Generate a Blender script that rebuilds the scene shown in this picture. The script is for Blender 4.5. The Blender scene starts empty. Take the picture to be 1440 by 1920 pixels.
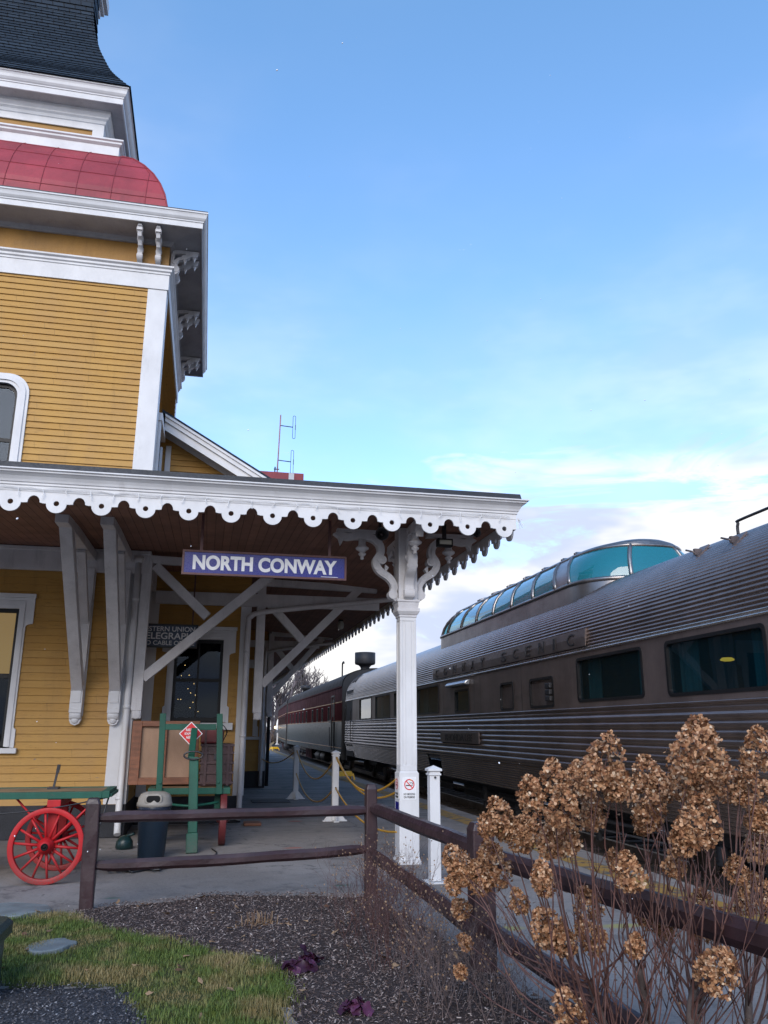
import bpy, bmesh, math, random
from math import sin, cos, pi, sqrt, radians
from mathutils import Vector, Matrix, noise as mnoise

SC = bpy.context.scene
COL = SC.collection

# ------------------------------------------------------------------ camera
F_PX = 1512.9
ROWS = None
def camera_axes(pitch, roll, yaw):
    cp, sp = cos(pitch), sin(pitch)
    up = Vector((0, -cp, sp)); fw = Vector((0, sp, cp)); rt = Vector((1, 0, 0))
    ey = fw * cos(yaw) - rt * sin(yaw)
    ex = rt * cos(yaw) + fw * sin(yaw)
    c, s = cos(roll), sin(roll)
    rot = lambda v: Vector((c * v.x - s * v.y, s * v.x + c * v.y, v.z))
    return rot(ex), rot(ey), rot(up)
ex, ey, ez = camera_axes(radians(15.0576), radians(0.1536), radians(12.1252))
cam_data = bpy.data.cameras.new('camera')
cam = bpy.data.objects.new('camera', cam_data)
COL.objects.link(cam)
cam_data.sensor_fit = 'VERTICAL'
cam_data.sensor_height = 24
cam_data.lens = F_PX / 1920 * 24
cam_data.clip_end = 3000
M = Matrix(((ex.x, -ex.y, -ex.z), (ey.x, -ey.y, -ey.z), (ez.x, -ez.y, -ez.z))).to_4x4()
M.translation = (0, 0, 1.6)
cam.matrix_world = M
SC.camera = cam

# ------------------------------------------------------------------ light
SUN_EL, SUN_AZ = radians(29), radians(202)      # azimuth clockwise from +Y
W = bpy.data.worlds.new('World'); SC.world = W; W.use_nodes = True
nt = W.node_tree; N = nt.nodes; Lk = nt.links
for n in list(N): N.remove(n)
def nd(t, **kw):
    n = N.new(t)
    for k, v in kw.items(): setattr(n, k, v)
    return n
def wmath(op, a, b=None, clamp=False):
    m = nd('ShaderNodeMath', operation=op); m.use_clamp = clamp
    for i, v in enumerate((a, b)):
        if v is None: continue
        if isinstance(v, (int, float)): m.inputs[i].default_value = v
        else: Lk.new(v, m.inputs[i])
    return m.outputs[0]
def wramp(v, a, b, c=0.0, d=1.0):
    m = nd('ShaderNodeMapRange', interpolation_type='SMOOTHSTEP')
    Lk.new(v, m.inputs[0])
    for i, x in enumerate((a, b, c, d)): m.inputs[i + 1].default_value = x
    return m.outputs[0]
out = nd('ShaderNodeOutputWorld'); bg = nd('ShaderNodeBackground')
sky = nd('ShaderNodeTexSky', sky_type='NISHITA')
sky.sun_disc = False; sky.sun_elevation = SUN_EL; sky.sun_rotation = SUN_AZ
sky.air_density = 1.0; sky.dust_density = 0.25; sky.ozone_density = 2.0
tc = nd('ShaderNodeTexCoord'); sep = nd('ShaderNodeSeparateXYZ')
Lk.new(tc.outputs['Generated'], sep.inputs[0])
dx, dy, dz = sep.outputs
def wnoise(scale, loc, sc, detail=6, rough=.55, dist=0.0):
    mp = nd('ShaderNodeMapping'); Lk.new(tc.outputs['Generated'], mp.inputs[0])
    mp.inputs['Location'].default_value = loc; mp.inputs['Scale'].default_value = sc
    tn = nd('ShaderNodeTexNoise'); Lk.new(mp.outputs[0], tn.inputs[0])
    tn.inputs['Scale'].default_value = scale; tn.inputs['Detail'].default_value = detail
    tn.inputs['Roughness'].default_value = rough; tn.inputs['Distortion'].default_value = dist
    return tn.outputs[0]
low = wramp(dz, .36, .10)                        # 1 near the horizon, 0 above about 20 degrees
right = wramp(dx, .0, .55)
n1 = wnoise(4.2, (0.3, .2, 0), (1, 1, 4.2), 9, .62, .6)
n2 = wnoise(1.5, (5.2, 1.7, .4), (1, 1, 2.0), 5, .55)
cl = wmath('MULTIPLY', wramp(wmath('ADD', n1, wmath('MULTIPLY', wmath('ADD', wmath('MULTIPLY', low, .34), wmath('MULTIPLY', right, .10)), 1.0)), .575, .75), wramp(dz, .40, .24))
veil = wmath('MULTIPLY', wramp(n2, .40, .72), wramp(dz, .80, .25, 0.05, .42))
haze_f = wramp(dz, .17, -.02, 0, .55)
cov = wmath('MAXIMUM', wmath('MAXIMUM', cl, veil), haze_f)
tint = nd('ShaderNodeMix', data_type='RGBA', blend_type='MULTIPLY'); tint.inputs[0].default_value = 1
el = nd('ShaderNodeValToRGB'); Lk.new(dz, el.inputs[0]); ee = el.color_ramp.elements
ee[0].position = 0.0; ee[0].color = (.66, .70, .88, 1); ee[1].position = .75; ee[1].color = (.75, .96, 1.03, 1)
e3 = ee.new(.30); e3.color = (.71, .80, .94, 1)
Lk.new(sky.outputs[0], tint.inputs[6]); Lk.new(el.outputs[0], tint.inputs[7])
shade = nd('ShaderNodeMix', data_type='RGBA')
Lk.new(wramp(wnoise(4.5, (2, 3, 1), (1, 1, 3), 4), .40, .62), shade.inputs[0])
shade.inputs[6].default_value = (1.95, 2.2, 2.85, 1); shade.inputs[7].default_value = (3.3, 3.25, 3.2, 1)
mx = nd('ShaderNodeMix', data_type='RGBA')
Lk.new(cov, mx.inputs[0]); Lk.new(tint.outputs[2], mx.inputs[6]); Lk.new(shade.outputs[2], mx.inputs[7])
Lk.new(mx.outputs[2], bg.inputs[0]); bg.inputs[1].default_value = .135
Lk.new(bg.outputs[0], out.inputs[0])
sun_data = bpy.data.lights.new('sun', 'SUN'); sun_data.energy = 1.05; sun_data.angle = radians(40); sun_data.color = (1, .90, .78)
sun = bpy.data.objects.new('sun', sun_data); COL.objects.link(sun)
sv = Vector((sin(SUN_AZ) * cos(SUN_EL), cos(SUN_AZ) * cos(SUN_EL), sin(SUN_EL)))
sun.rotation_euler = sv.to_track_quat('Z', 'Y').to_euler()
sun.location = (0, -5, 30)
VS = SC.view_settings
VS.view_transform = 'Standard'; VS.look = 'None'; VS.exposure = 1.4; VS.gamma = 1.0; VS.use_curve_mapping = False

# ------------------------------------------------------------------ materials
MATS = {}
class NT:
    def __init__(s, name):
        s.m = bpy.data.materials.new(name); s.m.use_nodes = True
        s.t = s.m.node_tree; s.n = s.t.nodes; s.l = s.t.links
        s.b = s.n['Principled BSDF']
        s.tc = s.n.new('ShaderNodeTexCoord')
        s.geo = s.n.new('ShaderNodeNewGeometry')
    def pos(s): return s.geo.outputs['Position']
    def mapping(s, sc=(1, 1, 1), loc=(0, 0, 0), rot=(0, 0, 0), src=None):
        m = s.n.new('ShaderNodeMapping'); s.l.new(src or s.pos(), m.inputs[0])
        m.inputs['Scale'].default_value = sc; m.inputs['Location'].default_value = loc; m.inputs['Rotation'].default_value = rot
        return m.outputs[0]
    def noise(s, scale, sc=(1, 1, 1), detail=4, rough=.55, dist=0, loc=(0, 0, 0)):
        t = s.n.new('ShaderNodeTexNoise'); s.l.new(s.mapping(sc, loc), t.inputs[0])
        t.inputs['Scale'].default_value = scale; t.inputs['Detail'].default_value = detail
        t.inputs['Roughness'].default_value = rough; t.inputs['Distortion'].default_value = dist
        return t.outputs[0]
    def voro(s, scale, feature='F1', sc=(1, 1, 1), outp=0):
        t = s.n.new('ShaderNodeTexVoronoi'); s.l.new(s.mapping(sc), t.inputs[0]); t.feature = feature
        t.inputs['Scale'].default_value = scale
        return t.outputs[outp]
    def ramp(s, v, a, b, c=0., d=1., smooth=True):
        m = s.n.new('ShaderNodeMapRange'); m.interpolation_type = 'SMOOTHSTEP' if smooth else 'LINEAR'
        s.l.new(v, m.inputs[0])
        for i, x in enumerate((a, b, c, d)): m.inputs[i + 1].default_value = x
        return m.outputs[0]
    def math(s, op, a, b=None):
        m = s.n.new('ShaderNodeMath'); m.operation = op
        for i, v in enumerate((a, b)):
            if v is None: continue
            if isinstance(v, (int, float)): m.inputs[i].default_value = v
            else: s.l.new(v, m.inputs[i])
        return m.outputs[0]
    def mix(s, f, a, b, blend='MIX'):
        m = s.n.new('ShaderNodeMix'); m.data_type = 'RGBA'; m.blend_type = blend
        for i, v in ((0, f), (6, a), (7, b)):
            if isinstance(v, (int, float)): m.inputs[i].default_value = v
            elif isinstance(v, tuple): m.inputs[i].default_value = v if len(v) == 4 else (*v, 1)
            else: s.l.new(v, m.inputs[i])
        return m.outputs[2]
    def xyz(s):
        x = s.n.new('ShaderNodeSeparateXYZ'); s.l.new(s.pos(), x.inputs[0]); return x.outputs
    def rnd(s): return s.geo.outputs['Random Per Island']
    def base(s, c):
        if isinstance(c, tuple): s.b.inputs['Base Color'].default_value = (*c, 1)
        else: s.l.new(c, s.b.inputs['Base Color'])
    def set(s, rough=None, metal=None, spec=None):
        for k, v in (('Roughness', rough), ('Metallic', metal), ('Specular IOR Level', spec)):
            if v is None: continue
            if isinstance(v, (int, float)): s.b.inputs[k].default_value = v
            else: s.l.new(v, s.b.inputs[k])
    def bump(s, v, strength=.3, dist=.01):
        b = s.n.new('ShaderNodeBump'); b.inputs['Strength'].default_value = strength; b.inputs['Distance'].default_value = dist
        s.l.new(v, b.inputs['Height']); s.l.new(b.outputs[0], s.b.inputs['Normal'])

def paint(name, col, rough=.5, var=.18, grime=.0, scale=3., streak=(1, 1, 1), bump=.08, fine=60, metal=0, spec=.5):
    k = NT(name)
    n = k.noise(scale, streak, 5, .6); n2 = k.noise(fine, (1, 1, 1), 3, .6)
    dark = tuple(c * (1 - var) for c in col); lite = tuple(min(1, c * (1 + var)) for c in col)
    c = k.mix(k.ramp(n, .3, .7), dark, lite)
    c = k.mix(k.ramp(n2, .35, .75, 0, .35), c, tuple(x * .75 for x in col))
    if grime: c = k.mix(k.ramp(k.noise(1.7, (3, 3, .6), 6, .7), .5, .78, 0, grime), c, tuple(x * .35 for x in col))
    k.base(c); k.set(k.ramp(n2, .2, .8, max(.03, rough - .12), min(1, rough + .12)), metal, spec)
    if bump: k.bump(n2, bump, .004)
    MATS[name] = k.m
    return k
def siding_mat():
    k = NT('yellow_siding')
    z = k.xyz()[2]
    n = k.noise(2.2, (1, 1, .5), 5, .6); board = k.noise(1.0, (.25, .25, 8.7), 2, .5)
    c = k.mix(k.ramp(n, .3, .7), (.38, .205, .050), (.47, .268, .072))
    c = k.mix(k.ramp(board, .35, .65, 0, .6), c, (.42, .225, .05))
    cr = k.noise(9, (.55, .55, 7.5), 5, .7, .4)
    c = k.mix(k.ramp(cr, .575, .65, 0, .75), c, (.23, .12, .035))
    c = k.mix(k.ramp(k.noise(2.3, (.8, .8, 2.4), 4, .6, .2, (4, 2, 1)), .705, .725, 0, .85), c, (.13, .125, .135))
    c = k.mix(k.ramp(k.noise(26, (1, 1, 2.), 4, .7), .62, .8, 0, .5), c, (.5, .31, .10))
    x, y, _z = k.xyz(); row = k.math('FLOOR', k.math('DIVIDE', k.math('SUBTRACT', z, .48), .115))
    wn = k.n.new('ShaderNodeTexWhiteNoise'); wn.noise_dimensions = '1D'; k.l.new(row, wn.inputs['W'])
    jf = k.math('FRACT', k.math('ADD', k.math('DIVIDE', k.math('ADD', x, y), 2.3), wn.outputs['Value']))
    c = k.mix(k.ramp(jf, .0022, .0012, 0, .8), c, (.07, .04, .015))
    c = k.mix(k.ramp(wn.outputs['Value'], 0, 1, 0, .22), c, (.50, .31, .10))
    c = k.mix(k.ramp(k.noise(1.1, (3, 3, .35), 6, .7), .52, .75, 0, .35), c, (.24, .135, .04))
    k.base(c); k.set(k.ramp(n, .2, .8, .5, .72), 0, .35); k.bump(cr, .25, .004); MATS['yellow_siding'] = k.m
siding_mat()
paint('yellow_panel', (.33, .165, .03), .6, .16, .35, 1.5)
def white_mat():
    k = NT('white_paint')
    n = k.noise(2.5, (1, 1, .6), 5, .6); f = k.noise(45, (1, 1, .35), 4, .7)
    c = k.mix(k.ramp(n, .3, .7), (.58, .578, .585), (.67, .668, .675))
    c = k.mix(k.ramp(f, .6, .78, 0, .35), c, (.42, .40, .39))
    c = k.mix(k.ramp(k.noise(1.3, (2.4, 2.4, .7), 7, .7), .56, .8, 0, .5), c, (.36, .34, .33))
    k.base(c); k.set(k.ramp(f, .2, .8, .4, .62), 0, .4); k.bump(f, .12, .003); MATS['white_paint'] = k.m
white_mat()
paint('shaded_white_paint', (.58, .565, .57), .55, .12, .45, 2.2)  # same white trim, with canopy and eave shade put into its tone
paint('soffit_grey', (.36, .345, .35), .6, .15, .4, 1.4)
def boards(name, col, axis, pitch, rough=.6, gapcol=None):
    k = NT(name); ax = k.xyz()[axis]
    fr = k.math('FRACT', k.math('DIVIDE', ax, pitch))
    gap = k.math('MAXIMUM', k.ramp(fr, .0, .05, 1, 0), k.ramp(fr, .95, 1.0, 0, 1))
    n = k.noise(2.5, (1, 1, 1), 5, .6)
    c = k.mix(k.ramp(n, .3, .7), tuple(x * .75 for x in col), tuple(x * 1.2 for x in col))
    idx = k.math('FLOOR', k.math('DIVIDE', ax, pitch))
    wn = k.n.new('ShaderNodeTexWhiteNoise'); wn.noise_dimensions = '1D'; k.l.new(idx, wn.inputs['W'])
    c = k.mix(k.math('MULTIPLY', wn.outputs['Value'], .45), c, tuple(x * .6 for x in col))
    c = k.mix(gap, c, gapcol or tuple(x * .2 for x in col))
    k.base(c); k.set(rough, 0, .3); k.bump(k.math('SUBTRACT', 1.0, gap), .5, .01); MATS[name] = k.m
boards('soffit_boards', (.25, .125, .085), 0, .12)
boards('deck_boards', (.30, .19, .10), 1, .11, .75)
def slate_mat(name, c0, c1, ph, pw):
    k = NT(name)
    x, y, z = k.xyz()
    cmb = k.n.new('ShaderNodeCombineXYZ'); k.l.new(k.math('ADD', x, y), cmb.inputs[0]); k.l.new(z, cmb.inputs[1])
    br = k.n.new('ShaderNodeTexBrick'); k.l.new(cmb.outputs[0], br.inputs[0])
    br.inputs['Color1'].default_value = (*c0, 1); br.inputs['Color2'].default_value = (*c1, 1); br.inputs['Mortar'].default_value = (.004, .005, .007, 1)
    br.inputs['Scale'].default_value = 1; br.inputs['Mortar Size'].default_value = .012; br.inputs['Brick Width'].default_value = pw; br.inputs['Row Height'].default_value = ph
    n = k.noise(14, (1, 1, 1), 4, .6)
    c = k.mix(k.ramp(n, .3, .75, 0, .5), br.outputs[0], c0)
    k.base(c); k.set(.75, 0, .3)
    k.bump(k.math('SUBTRACT', 1.0, br.outputs['Fac']), .8, .02); MATS[name] = k.m
slate_mat('slate_roof', (.012, .022, .036), (.024, .038, .056), .15, .24)
paint('red_metal', (.30, .034, .042), .5, .22, .45, 1.4, bump=.08)
paint('red_seam', (.275, .031, .038), .5, .1)
paint('dark_edge', (.018, .022, .03), .6, .3)
paint('black', (.005, .005, .006), .5, .2, spec=.2)
paint('horn_grey', (.09, .088, .09), .45, .2)
paint('foundation_black', (.016, .017, .022), .7, .3)
paint('rail_brown', (.036, .018, .021), .42, .3, .5, 5, (1, 1, .5), .35, 30)
paint('wagon_red', (.42, .009, .014), .38, .12, .25, 6)
def worn(name, col, under, scale=7, amt=.62, rough=.45):
    k = NT(name); n = k.noise(scale, (1, 1, 1), 7, .72); f = k.noise(60, (1, 1, 1), 4, .7); d = k.noise(2.2, (1, 1, .5), 5, .65)
    c = k.mix(k.ramp(d, .3, .7), tuple(x * .72 for x in col), tuple(x * 1.1 for x in col))
    c = k.mix(k.ramp(n, amt, amt + .04, 0, .85), c, under)
    c = k.mix(k.ramp(f, .60, .8, 0, .4), c, tuple(x * .5 for x in col))
    x, y, z = k.xyz(); c = k.mix(k.math('MULTIPLY', k.ramp(z, .35, .0, 0, .55), k.ramp(f, .3, .6)), c, (.09, .075, .065))
    k.base(c); k.set(k.ramp(f, .2, .8, rough - .08, rough + .2), 0, .4); k.bump(n, .15, .004); MATS[name] = k.m
worn('wagon_red', (.44, .010, .014), (.10, .03, .025), 9, .66); 
paint('wagon_dark_red', (.11, .018, .02), .5, .2, .3)
paint('wagon_green', (.008, .095, .062), .45, .2, .35, 5)
worn('wagon_green', (.008, .085, .055), (.07, .055, .045), 8, .64)
paint('crate_wood', (.20, .075, .035), .55, .3, .3, 4, (1, 1, 5))
paint('crate_ply', (.33, .20, .125), .6, .18, .25, 3, (1, 1, .4))
paint('trunk_brown', (.055, .026, .026), .5, .3, .3)
paint('bin_blue', (.008, .020, .036), .45, .12, .2)
paint('bin_lid', (.30, .275, .24), .5, .1, .2)
paint('bag_black', (.02, .028, .05), .25, .3)
paint('box_green', (.008, .030, .030), .35, .2, .2)
paint('light_plastic', (.5, .53, .5), .4, .08)
paint('sign_blue', (.011, .011, .19), .3, .1, .2)
paint('sign_navy', (.020, .045, .095), .4, .15, .3)
paint('sign_white', (.75, .75, .76), .4, .05, .15)
paint('sign_red', (.60, .02, .025), .4, .1)
paint('sign_frame', (.10, .035, .03), .5, .2)
paint('sign_black', (.02, .02, .022), .5, .1)
paint('rod_brown', (.11, .045, .04), .5, .2)
paint('iron', (.05, .05, .055), .4, .3, .3, 5, metal=.7)
paint('galvanised', (.42, .43, .45), .35, .15, .3, 5, metal=.9)
paint('lens_glass', (.35, .34, .28), .15, .1)
paint('yellow_chain', (.60, .31, .02), .4, .12)
paint('stool_yellow', (.75, .42, .01), .45, .1, .15)
paint('rubber_mat', (.03, .03, .034), .7, .2, bump=.4, fine=40)
paint('cable', (.015, .016, .02), .4, .1)
paint('stone_slate', (.16, .185, .19), .6, .2, .1, 5, bump=.3, fine=20)
paint('twig', (.085, .040, .036), .6, .35, 0, 9)
paint('twig_grey', (.12, .085, .08), .65, .35, 0, 9)
paint('hyd_stem', (.105, .048, .038), .6, .45, 0, 14)
paint('hyd_trunk', (.075, .055, .048), .75, .3, 0, 14, bump=.4)
paint('tree_bark', (.12, .10, .105), .85, .3)
paint('rail_steel', (.25, .2, .17), .35, .3, metal=.8)
paint('tie_wood', (.05, .04, .036), .8, .3)
paint('curtain', (.05, .11, .12), .8, .25, 0, 9, (6, 6, .2))
def leafy(name, stops, rough=.6, trans=0):
    k = NT(name)
    cr = k.n.new('ShaderNodeValToRGB'); k.l.new(k.rnd(), cr.inputs[0])
    e = cr.color_ramp.elements
    while len(e) < len(stops): e.new(.5)
    for el, (p, c) in zip(e, stops): el.position = p; el.color = (*c, 1)
    n = k.noise(40, (1, 1, 1), 3)
    cc = k.mix(k.ramp(n, .3, .7, 0, .35), cr.outputs[0], (.03, .02, .012))
    k.base(cc); k.set(rough, 0, .25); MATS[name] = k.m
    if trans:
        tr = k.n.new('ShaderNodeBsdfTranslucent'); k.l.new(cc, tr.inputs[0]); ms = k.n.new('ShaderNodeMixShader'); ms.inputs[0].default_value = trans
        k.l.new(k.b.outputs[0], ms.inputs[1]); k.l.new(tr.outputs[0], ms.inputs[2]); k.l.new(ms.outputs[0], k.n['Material Output'].inputs[0])
    return k
leafy('hyd_petal', [(0, (.17, .072, .036)), (.3, (.36, .165, .080)), (.7, (.56, .305, .155)), (.92, (.70, .44, .27)), (1, (.82, .65, .46))], .65, .18)
leafy('mulch_chip', [(0, (.045, .030, .028)), (.4, (.115, .080, .072)), (.75, (.21, .16, .145)), (1, (.44, .37, .34))], .8)
leafy('gravel_chip', [(0, (.03, .03, .034)), (.5, (.075, .072, .08)), (.85, (.15, .145, .155)), (1, (.34, .34, .36))], .75)
leafy('heuchera_leaf', [(0, (.030, .008, .024)), (.6, (.060, .016, .045)), (1, (.10, .03, .075))], .4)
leafy('evergreen_leaf', [(0, (.010, .022, .014)), (1, (.04, .06, .035))], .7)
leafy('dry_leaf', [(0, (.10, .05, .03)), (1, (.33, .22, .13))], .7)
def grass_mat():
    k = NT('grass_blade')
    cr = k.n.new('ShaderNodeValToRGB'); k.l.new(k.rnd(), cr.inputs[0]); e = cr.color_ramp.elements
    e[0].color = (.036, .066, .014, 1); e[1].color = (.15, .20, .045, 1)
    c2 = k.n.new('ShaderNodeValToRGB'); k.l.new(k.rnd(), c2.inputs[0]); e = c2.color_ramp.elements
    e[0].color = (.13, .115, .04, 1); e[1].color = (.30, .23, .11, 1)
    n = k.noise(2.2, (1, 1, 0), 3, .6)
    k.base(k.mix(k.ramp(n, .43, .61), cr.outputs[0], c2.outputs[0])); k.set(.6, 0, .25); MATS['grass_blade'] = k.m
grass_mat()
def asphalt_mat():
    k = NT('asphalt')
    big = k.noise(.55, (1, 1, 1), 5, .6); mid = k.noise(3.5, (1, 1, 1), 5, .65); f = k.noise(75, (1, 1, 1), 4, .8)
    sp = k.voro(95)
    c = k.mix(k.ramp(big, .35, .7), (.20, .18, .168), (.29, .265, .25))
    c = k.mix(k.ramp(mid, .5, .75, 0, .45), c, (.065, .066, .072))
    c = k.mix(k.ramp(f, .55, .75, 0, .8), c, (.36, .35, .355))
    c = k.mix(k.ramp(f, .44, .28, 0, .6), c, (.035, .036, .04))
    g = k.noise(34, (1, 1, 1), 3, .75)
    c = k.mix(k.ramp(g, .56, .70, 0, .55), c, (.34, .33, .33))
    c = k.mix(k.ramp(g, .43, .30, 0, .55), c, (.05, .05, .053))
    cw = k.n.new('ShaderNodeTexVoronoi'); cw.feature = 'DISTANCE_TO_EDGE'; cw.inputs['Scale'].default_value = .36
    wv = k.n.new('ShaderNodeVectorMath'); wv.operation = 'ADD'; k.l.new(k.pos(), wv.inputs[0]); nz = k.n.new('ShaderNodeTexNoise'); k.l.new(k.pos(), nz.inputs[0]); nz.inputs['Scale'].default_value = 1.7; nz.inputs['Detail'].default_value = 5; k.l.new(nz.outputs['Color'], wv.inputs[1]); k.l.new(wv.outputs[0], cw.inputs[0])
    c = k.mix(k.math('MULTIPLY', k.ramp(cw.outputs['Distance'], .007, .002, 0, .55), k.ramp(mid, .42, .55)), c, (.03, .03, .032))
    c = k.mix(k.ramp(k.noise(1.1, (1, 1, 1), 6, .7, .5, (7, 3, 0)), .56, .68, 0, .45), c, (.06, .058, .06))
    x, y, z = k.xyz()
    seam = k.noise(1.2, (.15, 5., 1), 3, .6)
    c = k.mix(k.math('MULTIPLY', k.ramp(seam, .56, .62, 0, .5), k.ramp(y, 12, 16)), c, (.045, .046, .05))
    for px, py, rx, ry, col in ((-.78, 8.95, .11, .05, (.02, .12, .075)), (1.52, 9.17, .13, .06, (.02, .11, .07)), (1.31, 12.05, .17, .07, (.40, .07, .035)), (1.70, 15.4, .17, .12, (.35, .07, .04)), (2.5, 7.0, .25, .12, (.36, .33, .08)), (3.55, 6.9, .28, .10, (.36, .33, .08))):
        ddx = k.math('DIVIDE', k.math('SUBTRACT', x, px), rx); ddy = k.math('DIVIDE', k.math('SUBTRACT', y, py), ry)
        d = k.math('ADD', k.math('MULTIPLY', ddx, ddx), k.math('MULTIPLY', ddy, ddy))
        d = k.math('ADD', d, k.math('MULTIPLY', mid, 1.1))
        c = k.mix(k.ramp(d, 1.5, .6, 0, .65), c, col)
    k.base(c); k.set(k.ramp(f, .3, .7, .7, .9), 0, .18); k.bump(f, .5, .006); MATS['asphalt'] = k.m
    k = NT('yellow_line')
    f = k.noise(150, (1, 1, 1), 3, .7); w = k.noise(5, (1, 1, 1), 6, .7)
    c = k.mix(k.ramp(w, .46, .60), (.34, .20, .045), (.10, .095, .09))
    c = k.mix(k.ramp(f, .5, .75, 0, .5), c, (.3, .24, .14))
    k.base(c); k.set(.75, 0, .3); k.bump(f, .4, .006); MATS['yellow_line'] = k.m
asphalt_mat()
def soil(name, a, b, fine=60):
    k = NT(name); n = k.noise(fine, (1, 1, 1), 5, .7); m = k.noise(3, (1, 1, 1), 4)
    c = k.mix(k.ramp(n, .35, .7), a, b); c = k.mix(k.ramp(m, .3, .7, 0, .4), c, a)
    k.base(c); k.set(.9, 0, .2); k.bump(n, .7, .02); MATS[name] = k.m
soil('mulch_soil', (.030, .022, .021), (.10, .075, .070))
soil('lawn_soil', (.035, .045, .015), (.11, .11, .04))
soil('gravel_soil', (.03, .03, .034), (.10, .10, .11))
soil('ballast', (.03, .028, .028), (.14, .13, .125), 30)
soil('far_ground', (.10, .095, .085), (.18, .17, .15), 4)
def steel_mat(name, c0, c1, rough, streak=(1, 1, .15), metal=.85):
    k = NT(name)
    n = k.noise(1.3, (1, 1, 1), 5, .6); st = k.noise(9, streak, 5, .65); f = k.noise(80, (1, 1, 1), 3)
    c = k.mix(k.ramp(n, .3, .7), c0, c1)
    c = k.mix(k.ramp(st, .45, .75, 0, .30), c, tuple(x * .5 for x in c0))
    c = k.mix(k.ramp(k.noise(3.0, (1, .25, 1), 6, .7), .5, .75, 0, .4), c, (.05, .042, .038))
    k.base(c); k.set(rough, metal, .5); k.bump(k.noise(1.6, (1, 1, 1), 2), .25, .03); MATS[name] = k.m
steel_mat('train_steel', (.175, .132, .115), (.26, .20, .178), .27, (1, .06, 1.5), .8)
steel_mat('train_panel', (.145, .112, .104), (.215, .168, .155), .40, (6, 6, .22), .6)
steel_mat('dome_steel', (.20, .185, .18), (.30, .28, .27), .33)
paint('bead_steel', (.55, .50, .46), .22, .15, .2, 3, metal=.9)
paint('plate_steel', (.125, .100, .095), .42, .2, .3, 3, metal=.5)
paint('letter_dark', (.010, .009, .010), .45, .2)
paint('train_dark', (.018, .018, .021), .6, .3, 0, 4)
paint('gasket', (.009, .009, .010), .45, .2, spec=.3)
paint('car_maroon', (.105, .032, .034), .34, .2, .3, 2, (1, 1, .3), spec=.0)
paint('car_green', (.055, .062, .052), .22, .2, .3, 2, (1, 1, .3), spec=.006)
paint('car_grey', (.115, .062, .062), .35, .2, .3, 2, spec=.0)
paint('car_roof', (.05, .048, .05), .5, .25, .3, 2, spec=.006)
paint('car_gold', (.45, .22, .06), .45, .15)
def glass(name, tint, refl_rough=.02, see=.0, dark=(.01, .016, .02), ior=1.6, refl=(.95, .97, 1)):
    k = NT(name); k.n.remove(k.b)
    o = k.n['Material Output']
    fr = k.n.new('ShaderNodeFresnel')
    k.l.new(k.ramp(k.geo.outputs['Backfacing'], 0, 1, ior, 1 / ior, False), fr.inputs[0])
    gl = k.n.new('ShaderNodeBsdfGlossy'); gl.inputs[0].default_value = (*refl, 1); gl.inputs[1].default_value = refl_rough
    nz = k.noise(.9, (1, 1, 1), 2); bp = k.n.new('ShaderNodeBump'); bp.inputs[0].default_value = .12; bp.inputs[1].default_value = .02
    k.l.new(nz, bp.inputs['Height']); k.l.new(bp.outputs[0], gl.inputs['Normal'])
    df = k.n.new('ShaderNodeBsdfDiffuse'); df.inputs[0].default_value = (*dark, 1)
    tr = k.n.new('ShaderNodeBsdfTransparent'); tr.inputs[0].default_value = (*tint, 1)
    m1 = k.n.new('ShaderNodeMixShader'); m1.inputs[0].default_value = see
    k.l.new(df.outputs[0], m1.inputs[1]); k.l.new(tr.outputs[0], m1.inputs[2])
    m2 = k.n.new('ShaderNodeMixShader'); k.l.new(fr.outputs[0], m2.inputs[0]); k.l.new(m1.outputs[0], m2.inputs[1]); k.l.new(gl.outputs[0], m2.inputs[2])
    k.l.new(m2.outputs[0], o.inputs[0]); MATS[name] = k.m
glass('window_glass', (.42, .45, .45), .01, .9, (.01, .012, .014), 1.5, (.42, .50, .62))
glass('train_glass', (.30, .55, .60), .015, .72, (.006, .030, .042), 1.5)
glass('dome_glass', (.28, .82, .90), .03, .50, (.02, .27, .34), 1.7)
def emit(name, col, e, base=(.5, .4, .2)):
    k = NT(name); k.base(base); k.b.inputs['Emission Color'].default_value = (*col, 1); k.b.inputs['Emission Strength'].default_value = e; MATS[name] = k.m
emit('warm_bulb', (1, .62, .22), 3)
emit('blind_lit', (.9, .55, .18), .22, (.5, .34, .13))  # weak emission in the blind stands in for warm room light behind it
emit('train_lamp', (1, .45, .04), .45, (.5, .3, .05))
paint('snow', (.85, .87, .9), .6, .03, bump=0)

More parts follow.
